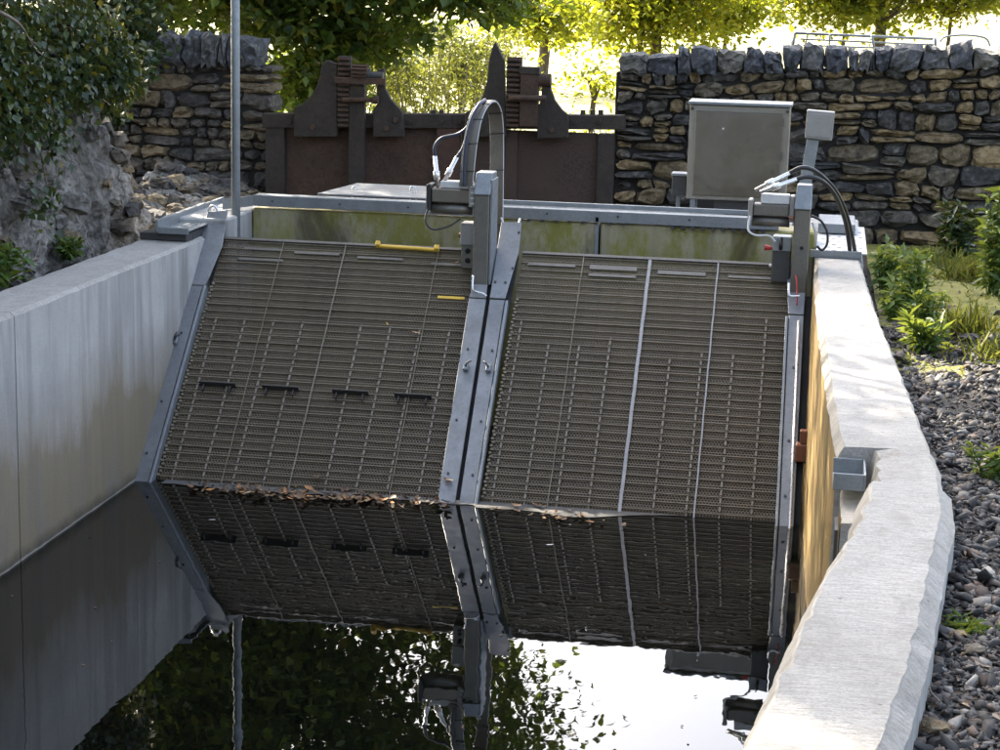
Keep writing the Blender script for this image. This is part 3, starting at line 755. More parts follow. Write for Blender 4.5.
hose('cable', [(1.54, 1.15, 1.60), (1.535, 1.12, 1.52), (1.58, 1.1, 1.49), (1.66, 1.14, 1.485), (1.70, 1.15, 1.45)], 0.007, 'white_paint', d2)
bb = MB().box((1.685, 1.20, 1.19), (1.80, 1.32, 1.42)).build('bearing_block', M['dark_steel'], d2, bevel=0.006)
MB().box((1.685, 1.19, 1.385), (1.80, 1.325, 1.475)).build('block_cover', M['galv'], bb, bevel=0.005)
MB().tube([(1.735, 1.188, 1.40), (1.735, 1.17, 1.43), (1.735, 1.19, 1.47)], 0.011, 8).build('cable_gland', M['rubber'], bb, smooth=True)
MB().tube([(1.635, 1.24, 1.40), (1.685, 1.24, 1.395)], [0.02, 0.01], 8).build('red_cap', M['red'], bb)
hose('red_wire', [aty(783, 267, 1.28), aty(791, 270, 1.22), aty(796, 277, 1.12), aty(797, 290, 1.08), aty(797, 305, 1.02)], 0.005, 'red', d2, 6)
MB().obox(aty(776, 266, 1.29), (1, 0, 0), SU, SN, 0.085, 0.022, 0.02).build('wire_terminal', M['white_paint'], d2, bevel=0.003)
hose('handle', [aty(789, 283, 1.1), aty(789, 293, 1.06), aty(791, 296, 1.05), aty(800, 296, 1.04)], 0.008, 'chrome', d2, 6)
# clamp on the right hand rail
hk = thing('rail_clamp', 'copper brown clamp fixed on the rail in front of the ochre wall face', 'clamp', aty(803, 462, -0.2))
q = aty(803, 447, 0.25)
MB().box((q.x - 0.042, q.y - 0.03, q.z - 0.085), (q.x + 0.042, q.y + 0.05, q.z + 0.02)).build('jaw', M['copper'], hk, bevel=0.008)
MB().box((q.x - 0.022, q.y - 0.02, q.z + 0.02), (q.x + 0.025, q.y + 0.03, q.z + 0.1)).build('handle', M['copper'], hk, bevel=0.006)
MB().tube([(q.x + 0.03, q.y + 0.02, q.z), (1.985, q.y + 0.03, q.z)], 0.012, 8).build('fixing_stud', M['dark_steel'], hk)


# ------------------------------------------------------------------ walkway steel
wk = thing('walkway_channel', 'long galvanised steel channel running along the top of the back wall', 'steel channel', (0, 1.95, 1.45))
mb = MB().box((-1.83, 1.90, 1.43), (-0.62, 1.912, 1.505)).box((-1.83, 1.912, 1.495), (-0.62, 2.02, 1.505)).box((-1.83, 1.912, 1.43), (-0.62, 1.97, 1.438))
mb.build('channel', M['galv'], wk, bevel=0.002)
mb = MB().box((-0.615, 1.905, 1.425), (1.70, 1.917, 1.498)).box((-0.615, 1.917, 1.488), (1.70, 2.03, 1.498)).box((-0.615, 1.917, 1.425), (1.70, 1.975, 1.433))
mb.build('channel', M['galv'], wk, bevel=0.002)
mb = MB().box((-0.5, 2.035, 1.50), (1.70, 2.06, 1.53)); mb.build('kick_strip', M['galv'], wk, bevel=0.002)
mb = MB().prism([(-1.832, 1.90, 1.43), (-1.832, 1.90, 1.503), (-2.04, 1.86, 1.47), (-2.04, 1.86, 1.40)], (0, 0.012, 0)); fixn(mb.build('bent_end', M['galv'], wk, bevel=0.002))
proto = None
for i in range(8):
    x = -1.7 + i * 0.47
    mb = MB().tube([(x, 1.897, 1.468), (x, 1.904, 1.468)], 0.008, 6)
    mb.build('bolt', M['dark_steel'], wk)
for i in range(10):
    x = 1.0 + 0.065 * i
    MB().box((x, 1.89, 1.405), (x + 0.03, 1.93, 1.422)).build('shim', M['dark_steel'], wk)
for i in range(8):
    x = 0.05 + 0.09 * i
    MB().box((x, 1.893, 1.412), (x + 0.02, 1.93, 1.424)).build('shim', M['dark_steel'], wk)
dk = thing('walkway_deck', 'narrow galvanised grating deck behind the steel channel', 'walkway', (0, 2.3, 1.45))
for i in range(23):
    y = 2.075 + i * 0.028
    MB().box((-1.8, y, 1.385), (1.3, y + 0.006, 1.415)).build('grating_bar', M['galv'], dk)
MB().box((-1.8, 2.72, 1.36), (1.3, 2.732, 1.418)).build('edge_bar', M['galv'], dk)
hc = thing('hatch_cover', 'flat grey steel hatch cover with two lifting loops', 'hatch', (-1.05, 2.3, 1.5))
MB().prism([(-1.43, 2.06, 1.505), (-0.66, 2.06, 1.505), (-0.72, 2.62, 1.525), (-1.29, 2.62, 1.525)], (0, 0, 0.012)).build('lid', M['plate'], hc, bevel=0.002)
for px in (355, 413):
    c = aty(px, 193, 2.3)
    hose('lifting_loop', [c + Vector((-0.02, 0, -0.05)), c + Vector((-0.018, 0, 0.03)), c + Vector((0, 0, 0.045)), c + Vector((0.018, 0, 0.03)), c + Vector((0.02, 0, -0.05))], 0.006, 'chrome', hc, 6, 5)
# left stepped tread plate
lp = thing('tread_plate', 'pale bent tread plate with upstand at the end of the left wall', 'tread plate', (-2.1, 1.5, 1.4))
A, B = atz(160, 228, 1.40), atz(225, 206, 1.40)
C_ = atz(206, 222, 1.40); D = atz(232, 212, 1.40)
MB().box((-2.17, 0.97, 1.362), (-1.975, 2.30, 1.370)).build('tread', M['galv'], lp, bevel=0.001)
MB().box((-2.19, 0.95, 1.355), (-2.172, 2.33, 1.432)).build('upstand', M['galv'], lp, bevel=0.002)
MB().box((-2.17, 0.955, 1.345), (-1.975, 0.968, 1.385)).build('front_lip', M['galv'], lp, bevel=0.002)
for i in range(14):
    for j in range(3):
        MB().obox((-2.135 + 0.06 * j, 1.02 + 0.09 * i + 0.04 * (j % 2), 1.372), (0.7, 0.7, 0), (-0.7, 0.7, 0), (0, 0, 1), 0.035, 0.009, 0.006).build('tread_stud', M['galv'], lp)
hose('shackle', [(-2.0, 1.45, 1.40), (-2.0, 1.45, 1.45), (-1.97, 1.45, 1.475), (-1.94, 1.45, 1.45), (-1.94, 1.45, 1.40)], 0.010, 'chrome', lp, 6, 5)
MB().box((-2.31, 0.99, ZT + 0.004), (-1.998, 1.36, ZT + 0.05)).build('packing', M['dark_steel'], lp, bevel=0.004)
# right tread plate + angle
rp = thing('tread_plate', 'white perforated tread plate under the hoses at the end of the right wall', 'tread plate', (2.08, 2.4, 1.33))
MB().box((1.95, 1.70, 1.318), (2.27, 3.1, 1.326)).build('tread', M['white_paint'], rp, bevel=0.001)
for i in range(9):
    for j in range(4):
        MB().tube([(1.99 + 0.07 * j + (0.035 if i % 2 else 0), 1.80 + 0.14 * i, 1.3262), (1.99 + 0.07 * j + (0.035 if i % 2 else 0), 1.80 + 0.14 * i, 1.3285)], 0.014, 8).build('tread_stud', M['galv'], rp)
MB().box((1.915, 1.64, ZT + 0.003), (2.235, 1.70, ZT + 0.012)).box((1.915, 1.64, ZT + 0.012), (2.235, 1.655, ZT + 0.052)).build('edge_angle', M['galv'], rp, bevel=0.003)
MB().box((1.95, 2.6, 1.335), (2.2, 3.15, 1.40)).build('end_channel', M['galv'], rp, bevel=0.004)


# ------------------------------------------------------------------ pole
po = thing('steel_pole', 'tall slim galvanised pole standing at the corner of the left screen', 'pole', (-1.868, 1.62, 1.2))
pp = aty(236, 240, 1.62)
MB().tube([(pp.x, 1.62, -1.3), (pp.x, 1.62, 5.6)], 0.029, 16).build('tube', M['galv'], po, smooth=True)
MB().tube([(pp.x, 1.62, 1.205), (pp.x, 1.62, 1.24)], 0.045, 16).build('base_collar', M['galv'], po)
MB().tube([(pp.x, 1.62, 5.6), (pp.x, 1.62, 5.63)], 0.034, 16).build('cap', M['galv'], po)


# ------------------------------------------------------------------ sluice gates
GY = 5.9
def gp(pts, y=GY): return [aty(px, py, y) for px, py in pts]
sf = thing('sluice_gantry', 'dark iron sluice frame spanning the gap between the two stone walls', 'sluice frame', (-1, GY, 0.8))
# cross beam
def slab(mb, pxa, pxb, ta, tb, ba, bb, y, d):
    A_, B_, C2, D2 = aty(pxa, ba, y), aty(pxb, bb, y), aty(pxb, tb, y), aty(pxa, ta, y)
    v = Vector((0, d, 0))
    return mb.hexa([A_, B_, B_ + v, A_ + v, D2, C2, C2 + v, D2 + v])
zb0, zb1 = 1.70, 1.82
slab(MB(), 262, 452, 113.5, 114, 128, 128.5, GY - 0.1, 0.16).build('cross_beam', M['rust_beam'], sf, bevel=0.006)
slab(MB(), 452, 624, 114, 115.5, 128.5, 130, GY - 0.096, 0.15).build('cross_beam', M['rust_beam'], sf, bevel=0.006)
for px in (345, 432, 440, 560, 582, 592, 600):
    c = aty(px, 114, GY - 0.1); MB().tube([(c.x, GY - 0.04, c.z - 0.02), (c.x, GY - 0.04, c.z + 0.03)], 0.024, 6).build('nut', M['rust_beam'], sf)
for px in (290, 410, 441, 460, 575, 600):
    c = aty(px, 122, GY - 0.1); MB().tube([(c.x, GY - 0.09, c.z), (c.x, GY - 0.118, c.z)], 0.018, 6).build('bolt', M['rust_beam'], sf)
MB().box((aty(268, 150, GY).x, GY - 0.085, 0.3), (aty(287, 150, GY).x, GY + 0.05, zb0 - 0.003)).build('post', M['rust_beam'], sf, bevel=0.006)
c0, c1 = aty(438, 160, GY), aty(461, 160, GY)
MB().box((c0.x, GY - 0.085, 0.3), (c1.x, GY + 0.05, zb0 - 0.003)).build('post', M['rust_red'], sf, bevel=0.006)
c0, c1 = aty(598, 160, GY), aty(614, 160, GY)
MB().box((c0.x, GY - 0.085, 0.3), (c1.x, GY + 0.05, zb0 - 0.003)).build('post', M['rust_beam'], sf, bevel=0.006)
xl0, xl1 = aty(287.5, 160, GY).x, aty(437, 160, GY).x
xr0, xr1 = aty(462, 160, GY).x, aty(597, 160, GY).x
gl = thing('sluice_gate', 'plain brown rusty sluice gate with a central iron stem', 'sluice gate', ((xl0 + xl1) / 2, GY, 0.5))
MB().box((xl0, GY - 0.03, 0.3), (xl1, GY + 0.0, zb0 - 0.004)).build('gate_plate', M['rust'], gl)
c0, c1 = aty(354, 130, GY), aty(369, 130, GY)
MB().box((c0.x, GY - 0.19, 0.3), (c1.x, GY - 0.105, 2.05)).build('stem', M['rust_beam'], gl, bevel=0.005)
grr = thing('sluice_gate', 'rusty sluice gate with dark flaking patches beside the right stone wall', 'sluice gate', ((xr0 + xr1) / 2, GY, 0.5))
MB().box((xr0, GY - 0.03, 0.3), (xr1, GY + 0.0, zb0 - 0.004)).build('gate_plate', M['gate_skin'], grr)
c0, c1 = aty(507, 130, GY), aty(519, 130, GY)
MB().box((c0.x, GY - 0.075, 0.3), (c1.x, GY - 0.032, zb0 - 0.006)).build('stem', M['gate_skin'], grr, bevel=0.004)

def rack(parent, px0, px1, py0, py1, y, n):
    a, b = aty(px0, py0, y), aty(px1, py1, y)
    rk = MB().box((a.x, y, b.z), (b.x, y + 0.05, a.z)).build('rack', M['rust_beam'], parent, bevel=0.003)
    for i in range(n):
        z = b.z + (a.z - b.z) * (i + 0.5) / n
        MB().box((a.x + 0.006, y - 0.035, z - 0.011), (b.x - 0.006, y - 0.001, z + 0.011)).build('tooth', M['rust'], rk, bevel=0.003)
def lifting_left():
    t = thing('lifting_gear', 'dark iron lifting gear with broad bracket above the plain brown gate', 'lifting gear', aty(350, 137, GY - 0.1))
    y0 = GY - 0.17
    fixn(MB().prism(gp([(294, 137), (294, 108), (302, 104), (310, 97), (316, 88), (320, 76), (322, 64), (327, 60), (337, 64), (337, 137)], y0), (0, 0.065, 0)).build('bracket', M['rust_beam'], t, bevel=0.006))
    fixn(MB().prism(gp([(373, 137), (373, 110), (377, 104), (377, 70), (384, 68), (385, 89), (391, 100), (402, 112), (404, 137)], y0 + 0.003), (0, 0.06, 0)).build('bracket', M['rust_beam'], t, bevel=0.006))
    for q in ((313, 127), (387, 128), (396, 120)):
        c = aty(*q, y0); MB().tube([(c.x, y0 + 0.004, c.z), (c.x, y0 - 0.025, c.z)], 0.024, 6).build('bolt', M['rust'], t)
    rack(t, 338, 350, 56, 128, y0 + 0.0, 14)
    a, b = aty(334, 77, y0 - 0.07), aty(385, 85, y0 - 0.07)
    MB().box((a.x, y0 - 0.075, b.z), (b.x, y0 - 0.04, a.z)).build('tie_bar', M['rust'], t, bevel=0.004)
    a, b = aty(342, 100, y0 - 0.08), aty(376, 100, y0 - 0.08)
    MB().tube([(a.x, y0 - 0.06, a.z), (b.x, y0 - 0.06, b.z)], 0.022, 12).build('shaft', M['rust'], t, smooth=True)
    MB().tube([(b.x - 0.03, y0 - 0.06, b.z), (b.x + 0.015, y0 - 0.06, b.z)], 0.035, 12).build('shaft_collar', M['rust'], t)
    a, b = aty(353, 72, y0), aty(369, 72, y0)
    dr = MB().tube([(a.x, y0 - 0.03, a.z), (b.x, y0 - 0.03, b.z)], 0.05, 14).build('pinion', M['rust'], t)
    for k in range(12):
        an = k / 12 * 2 * math.pi; d = Vector((0, math.cos(an), math.sin(an)))
        MB().obox(Vector(((a.x + b.x) / 2, y0 - 0.03, a.z)) + d * 0.058, (1, 0, 0), d, Vector((1, 0, 0)).cross(d), b.x - a.x - 0.01, 0.025, 0.016).build('tooth', M['rust'], dr)
    a, b = aty(369, 75, y0), aty(384, 76, y0)
    MB().tube([(a.x, y0 - 0.03, a.z), (a.x + 0.02, y0 - 0.03, a.z), (a.x + 0.021, y0 - 0.03, a.z), (b.x, y0 - 0.03, b.z)], [0.045, 0.045, 0.036, 0.036], 14).build('coupling', M['dark_steel'], t)
def lifting_right():
    t = thing('lifting_gear', 'dark iron lifting gear with tall pointed bracket behind the arched cable track', 'lifting gear', aty(520, 137, GY - 0.1))
    y0 = GY - 0.17
    fixn(MB().prism(gp([(464, 137), (465, 113), (476, 106), (483, 95), (487, 80), (489, 60), (492, 48), (495, 41), (500, 52), (504, 61), (506, 137)], y0), (0, 0.065, 0)).build('bracket', M['rust_beam'], t, bevel=0.006))
    fixn(MB().prism(gp([(537, 139), (537, 108), (541, 100), (542, 84), (550, 80), (551, 90), (555, 101), (562, 110), (568, 115), (568, 138)], y0 + 0.003), (0, 0.06, 0)).build('bracket', M['rust_beam'], t, bevel=0.006))
    for q in ((479, 128), (552, 130)):
        c = aty(*q, y0); MB().tube([(c.x, y0 + 0.004, c.z), (c.x, y0 - 0.025, c.z)], 0.024, 6).build('bolt', M['rust'], t)
    rack(t, 507, 520, 57, 128, y0 + 0.0, 14)
    a, b = aty(521, 68, y0 - 0.03), aty(537, 127, y0 - 0.03)
    MB().box((a.x, y0 - 0.05, b.z), (b.x, y0 + 0.05, a.z)).build('guide_block', M['rust'], t, bevel=0.006)
    MB().box((a.x - 0.01, y0 - 0.06, a.z - 0.05), (b.x + 0.012, y0 + 0.05, a.z + 0.012)).build('block_cap', M['rust_beam'], t, bevel=0.006)
    a, b = aty(509, 98, y0 - 0.08), aty(546, 98, y0 - 0.08)
    MB().tube([(a.x, y0 - 0.09, a.z), (b.x, y0 - 0.09, b.z)], 0.024, 12).build('shaft', M['rust'], t, smooth=True)
    a, b = aty(537, 80, y0), aty(551, 80, y0)
    MB().tube([(a.x, y0 - 0.0, a.z), (b.x, y0 - 0.0, b.z)], 0.055, 14).build('coupling', M['rust'], t, smooth=False)
lifting_left(); lifting_right()


# ------------------------------------------------------------------ cabinet, isolator box
cb = thing('control_cabinet', 'large brushed stainless steel cabinet standing before the stone wall', 'cabinet', (1.33, 3.4, 1.28))
CY = 3.25
a, b = aty(690, 104, CY), aty(785.5, 203, CY)
MB().box((a.x, CY, b.z), (b.x, CY + 0.3, a.z)).build('body', M['stainless_light'], cb, bevel=0.008, seg=2)
dx0, dx1, dz0, dz1 = a.x + 0.045, b.x - 0.05, b.z + 0.03, a.z - 0.045
dr = MB().box((dx0, CY - 0.018, dz0), (dx1, CY - 0.003, dz1)).build('door', M['stainless'], cb, bevel=0.004)
MB().tube([((dx0 + 0.2), CY - 0.017, dz1 - 0.12), (dx0 + 0.2, CY - 0.023, dz1 - 0.12)], 0.008, 8).build('lock', M['chrome'], dr)
for zz in (dz1 - 0.06, dz1 - 0.3, dz0 + 0.1): MB().box((dx1 - 0.006, CY - 0.024, zz - 0.03), (dx1 + 0.01, CY - 0.019, zz + 0.03)).build('hinge', M['stainless_dark'], dr)
MB().box((a.x - 0.012, CY - 0.03, a.z + 0.002), (b.x + 0.012, CY + 0.32, a.z + 0.022)).build('rain_hood', M['galv'], cb, bevel=0.003)
for q in ((a.x + 0.02, a.z - 0.03), (b.x - 0.02, a.z - 0.03)): MB().tube([(q[0], CY - 0.002, q[1]), (q[0], CY - 0.012, q[1])], 0.012, 8).build('corner_bolt', M['dark_steel'], cb)
for x in (a.x + 0.03, b.x - 0.06): MB().box((x, CY + 0.02, 1.283), (x + 0.035, CY + 0.28, b.z - 0.002)).build('foot', M['galv'], cb)
MB().box((a.x + 0.2, CY + 0.06, 1.283), (b.x - 0.2, CY + 0.26, b.z - 0.004)).build('cable_box', M['dark_steel'], cb)
sw = thing('switch_box', 'small dark switch box with pale lid mounted left of the steel cabinet', 'switch box', (0.95, 3.3, 1.28))
p, q = aty(672, 173, 3.35), aty(686, 196, 3.35)
MB().box((p.x, 3.35, q.z), (q.x, 3.48, p.z - 0.02)).build('body', M['dark_steel'], sw, bevel=0.006)
MB().box((p.x - 0.006, 3.34, p.z - 0.02), (q.x + 0.006, 3.49, p.z)).build('lid', M['galv'], sw, bevel=0.004)
MB().box((p.x + 0.03, 3.42, 0.9), (p.x + 0.06, 3.45, q.z)).build('stand', M['galv'], sw)
ib = thing('isolator_box', 'small grey box on top of a slanting steel post by the cabinet', 'isolator box', (1.83, 2.9, 1.28))
IY = 2.9
pts = gp([(807, 110), (835, 112.5), (832, 141), (804.5, 138)], IY)
fixn(MB().prism(pts, (0, 0.12, 0)).build('box', M['grey_paint'], ib, bevel=0.006))
mid = gp([(808.5, 113), (832.5, 115), (830, 138.5), (806.5, 136)], IY - 0.006); fixn(MB().prism(mid, (0, 0.008, 0)).build('lid', M['grey_paint'], ib, bevel=0.002))
pa = aty(813, 139, IY + 0.05); pb = aty(806, 180, IY + 0.05); dd = (pb - pa)
pe = pa + dd * ((1.285 - pa.z) / dd.z)
ax = dd.normalized(); MB().obox((pa + pe) / 2, Vector((1, 0, 0)) - ax * ax.x, (0, 1, 0), ax, 0.085, 0.05, (pe - pa).length).build('post', M['galv'], ib, bevel=0.004)
MB().box((pe.x - 0.09, IY - 0.04, 1.2825), (pe.x + 0.09, IY + 0.14, 1.292)).build('base_plate', M['galv'], ib)


# ------------------------------------------------------------------ rubble walls
def stone_mesh(quad, y_front, depth, rnd, n=3, k=5.0, amp=0.10):
    """quad: 4 (x, z) corners bl, br, tr, tl"""
    vs = {}; V = []; Fc = []
    def vid(i, j, l):
        key = (i, j, l)
        if key in vs: return vs[key]
        u, v, w = 2 * i / n - 1, 2 * j / n - 1, 2 * l / n - 1
        r = (abs(u) ** k + abs(v) ** k + abs(w) ** k) ** (1 / k)
        u2, v2, w2 = u / r, v / r, w / r
        a, b = (u2 + 1) / 2, (v2 + 1) / 2
        x = (quad[0][0] * (1 - a) + quad[1][0] * a) * (1 - b) + (quad[3][0] * (1 - a) + quad[2][0] * a) * b
        z = (quad[0][1] * (1 - a) + quad[1][1] * a) * (1 - b) + (quad[3][1] * (1 - a) + quad[2][1] * a) * b
        hx = abs(quad[1][0] - quad[0][0]); hz = abs(quad[3][1] - quad[0][1])
        y = y_front + depth * (w2 + 1) / 2
        sx = rnd.uniform(-1, 1) * amp * hx * 0.35; sz = rnd.uniform(-1, 1) * amp * hz * 0.8
        sy = rnd.uniform(-1, 1) * amp * 0.16
        V.append((x + sx, y + sy, z + sz)); vs[key] = len(V) - 1
        return vs[key]
    for a in range(n):
        for b in range(n):
            Fc.append((vid(a, b, 0), vid(a + 1, b, 0), vid(a + 1, b + 1, 0), vid(a, b + 1, 0)))
            Fc.append((vid(a, b, n), vid(a, b + 1, n), vid(a + 1, b + 1, n), vid(a + 1, b, n)))
            Fc.append((vid(a, 0, b), vid(a, 0, b + 1), vid(a + 1, 0, b + 1), vid(a + 1, 0, b)))
            Fc.append((vid(a, n, b), vid(a + 1, n, b), vid(a + 1, n, b + 1), vid(a, n, b + 1)))
            Fc.append((vid(0, a, b), vid(0, a + 1, b), vid(0, a + 1, b + 1), vid(0, a, b + 1)))
            Fc.append((vid(n, a, b), vid(n, a, b + 1), vid(n, a + 1, b + 1), vid(n, a + 1, b)))
    return V, Fc
def rubble(parent, x0, x1, z0, ztop, y, mat, rnd, wmin=0.08, wmax=0.32, hmin=0.045, hmax=0.125, gap=0.006, ends=0, cells=None):
    """irregular courses with wandering beds; ztop: function of x"""
    beds = [lambda x: z0]
    z = z0; zmax = max(ztop(x0), ztop(x1))
    rows = []
    while z < zmax - 0.03:
        h = rnd.uniform(hmin, hmax)
        if zmax - (z + h) < 0.04: h = zmax - z
        rows.append((z, z + h)); z += h
    ph = [rnd.uniform(0, 100) for _ in range(len(rows) + 1)]
    def bed(i, x):
        if i == 0: return z0
        if i == len(rows): return ztop(x)
        base = rows[i][0] + (ztop(x) - zmax) * (rows[i][0] - z0) / (zmax - z0)
        return base + 0.055 * nz(x, ph[i] * 3.7, 0, 2.6, 3)
    cnt = 0
    for i in range(len(rows)):
        x = x0; 
        while x < x1 - 1e-6:
            h = rows[i][1] - rows[i][0]
            w = min(wmax, max(wmin, rnd.lognormvariate(math.log(h * 1.65), 0.45)))
            if ends and x == x0: w = rnd.uniform(0.2, 0.34) if i % 2 else rnd.uniform(0.13, 0.2)
            if x1 - (x + w) < wmin: w = x1 - x
            sl0 = rnd.uniform(-0.04, 0.04) if x > x0 else 0; 
            xa, xb = x, x + w
            def q4(b0, b1, sl1):
                return [(xa + gap - sl0 * 0.5, b0(xa) + gap), (xb - gap - sl1 * 0.5, b0(xb) + gap), (xb - gap + sl1 * 0.5, b1(xb) - gap), (xa + gap + sl0 * 0.5, b1(xa) - gap)]
            sl1 = rnd.uniform(-0.04, 0.04) if xb < x1 - 1e-6 else 0
            b0 = lambda xx: bed(i, xx); b1 = lambda xx: bed(i + 1, xx)
            jobs = []
            if h > 0.12 and rnd.random() < 0.45:
                f = rnd.uniform(0.38, 0.62); s = rnd.uniform(-0.15, 0.15)
                bm_ = lambda xx: bed(i, xx) * (1 - f - s * (xx - xa)) + bed(i + 1, xx) * (f + s * (xx - xa))
                jobs = [q4(b0, bm_, sl1), q4(bm_, b1, sl1)]
            else: jobs = [q4(b0, b1, sl1)]
            for qd in jobs:
                if cells and not cells(xa, xb, qd[0][1]): continue
                V, Fc = stone_mesh(qd, y + rnd.uniform(-0.03, 0.022), 0.42 if (xb > x1 - 1e-4 or xa < x0 + 1e-4) else 0.16, rnd, k=rnd.choice((3, 3.6, 4.5, 6)), amp=rnd.uniform(0.10, 0.2))
                me = bpy.data.meshes.new('stone'); c = Vector(V[0]); 
                me.from_pydata([tuple(Vector(v) - c) for v in V], [], Fc); me.update()
                link_mesh('stone', me, mat, parent, loc=c); cnt += 1
            x += w
    return cnt
def copes(parent, x0, x1, zf, y, rnd, tall=1.0):
    x = x0; s0 = 0.0
    while x < x1:
        w = rnd.choice((rnd.uniform(0.06, 0.11), rnd.uniform(0.12, 0.2), rnd.uniform(0.18, 0.27))); h = rnd.uniform(0.19, 0.25) * tall
        s1 = rnd.uniform(-0.05, 0.05); z = zf(x)
        tl, tr = rnd.uniform(0, 0.075), rnd.uniform(0, 0.075)
        qd = [(x + 0.003, z - 0.006), (x + w - 0.003, z - 0.006), (x + w - 0.004 + s1, z + h - tr), (x + 0.004 + s0, z + h - tl)]
        V, Fc = stone_mesh(qd, y - 0.03 + rnd.uniform(-0.04, 0.02), 0.42, rnd, n=4, k=rnd.choice((7, 10, 14)), amp=0.15)
        me = bpy.data.meshes.new('cope_stone'); c = Vector(V[0]); me.from_pydata([tuple(Vector(v) - c) for v in V], [], Fc); me.update()
        link_mesh('cope_stone', me, M['cope'], parent, loc=c)
        x += w; s0 = s1
WY = 6.0
rwall = thing('stone_wall', 'long dry stone wall with upright slate copes behind the cabinet', 'stone wall', (2.2, WY, 0.8))
rnd = random.Random(21)
ztr = lambda x: 2.215 + (x - 0.2) * 0.046
nst = rubble(rwall, 0.165, 3.95, 0.72, ztr, WY, M['stone'], rnd, wmin=0.1, wmax=0.46, hmin=0.075, hmax=0.20, ends=1, cells=lambda a, b, z: not (0.80 < a and b < 1.56 and z < 1.95) and not (a < 1.9 and z < 0.98))
copes(rwall, 0.17, 3.95, lambda x: ztr(x) - 0.008, WY, random.Random(5))
MB().prism([(0.15, WY + 0.07, 0.6), (3.95, WY + 0.07, 0.6), (3.95, WY + 0.07, 2.38), (0.15, WY + 0.07, 2.21)], (0, 0.38, 0)).build('wall_core', M['core'], rwall)
lwall = thing('stone_pier', 'short dry stone pier with slate copes left of the sluice gates', 'stone wall', (-3.6, WY, 0.9))
rnd = random.Random(44)
# mirrored so that the dressed end stands beside the gate
ztl = lambda x: 2.165
nsl = rubble(lwall, -4.9, -2.905, 0.80, ztl, WY, M['stone_dark'], rnd, wmin=0.1, wmax=0.48, hmin=0.08, hmax=0.18, cells=None)
copes(lwall, -4.8, -3.1, lambda x: ztl(x) - 0.008, WY, random.Random(9), 1.35)
MB().box((-4.9, WY + 0.07, 0.7), (-3.0, WY + 0.40, 2.16)).build('wall_core', M['core'], lwall)
# quoins on the gate side of the pier, and the other returns
rnd = random.Random(4)

# rock face on the left bank
def rfc(u, v):
    y = -2.2 + 8.1 * u
    base = lerp_tab([(-2.5, -2.55), (0.2, -2.62), (1.4, -2.62), (2.2, -2.42), (4.0, -2.5), (6.2, -2.95)], y)
    far = min(1, max(0, (y - 1.5) / 1.1)); far = far * far * (3 - 2 * far)
    hh = 1.5 - 1.26 * far; lean = 0.30 + 0.65 * far
    z = 1.05 + hh * v
    x = base - lean * v - 0.12 * nz(y, z * 1.5, 0, 1.3, 5) - 0.05 * nz(y, z, 5, 6, 4) - 0.06 * abs(nz(y, z * 1.3, 9, 3.0, 2))
    return (x, y + 0.03 * nz(y, z, 2, 5), z + 0.03 * nz(y, z, 4, 5) + 0.05 * far * nz(y * 1.2, x, 7, 6, 3))
rk = grid_mesh('rock_face', 300, 110, rfc, M['rock'], smooth=False)
tag(rk, kind='structure')
rr = random.Random(13)
for i in range(190):                      # stones bedded in the rubble slope and showing in the old face
    far = i < 135
    u = rr.uniform(0.47, 0.97) if far else rr.uniform(0.1, 0.5); v = rr.uniform(0.0, 1.0) if far else rr.uniform(0.05, 0.9)
    x, y, z = rfc(u, v); s_ = rr.uniform(0.04, 0.12)
    qd = [(x - s_, z - s_ * 0.45), (x + s_, z - s_ * 0.5), (x + s_ * 0.9, z + s_ * 0.55), (x - s_ * 0.9, z + s_ * 0.5)]
    V, Fc = stone_mesh(qd, y - s_ * 0.7, s_ * 1.5, rr, k=rr.choice((3, 4, 5)), amp=0.2)
    c = Vector((x, y, z)); me = bpy.data.meshes.new('stone'); me.from_pydata([tuple(Vector(q) - c) for q in V], [], Fc); me.update()
    o = link_mesh('stone', me, M['stone_dark'] if far or rr.random() < 0.5 else M['rock'], rk, loc=c); o.rotation_euler = (rr.uniform(-.2, .2), rr.uniform(-.3, .3), rr.uniform(-.5, .5))


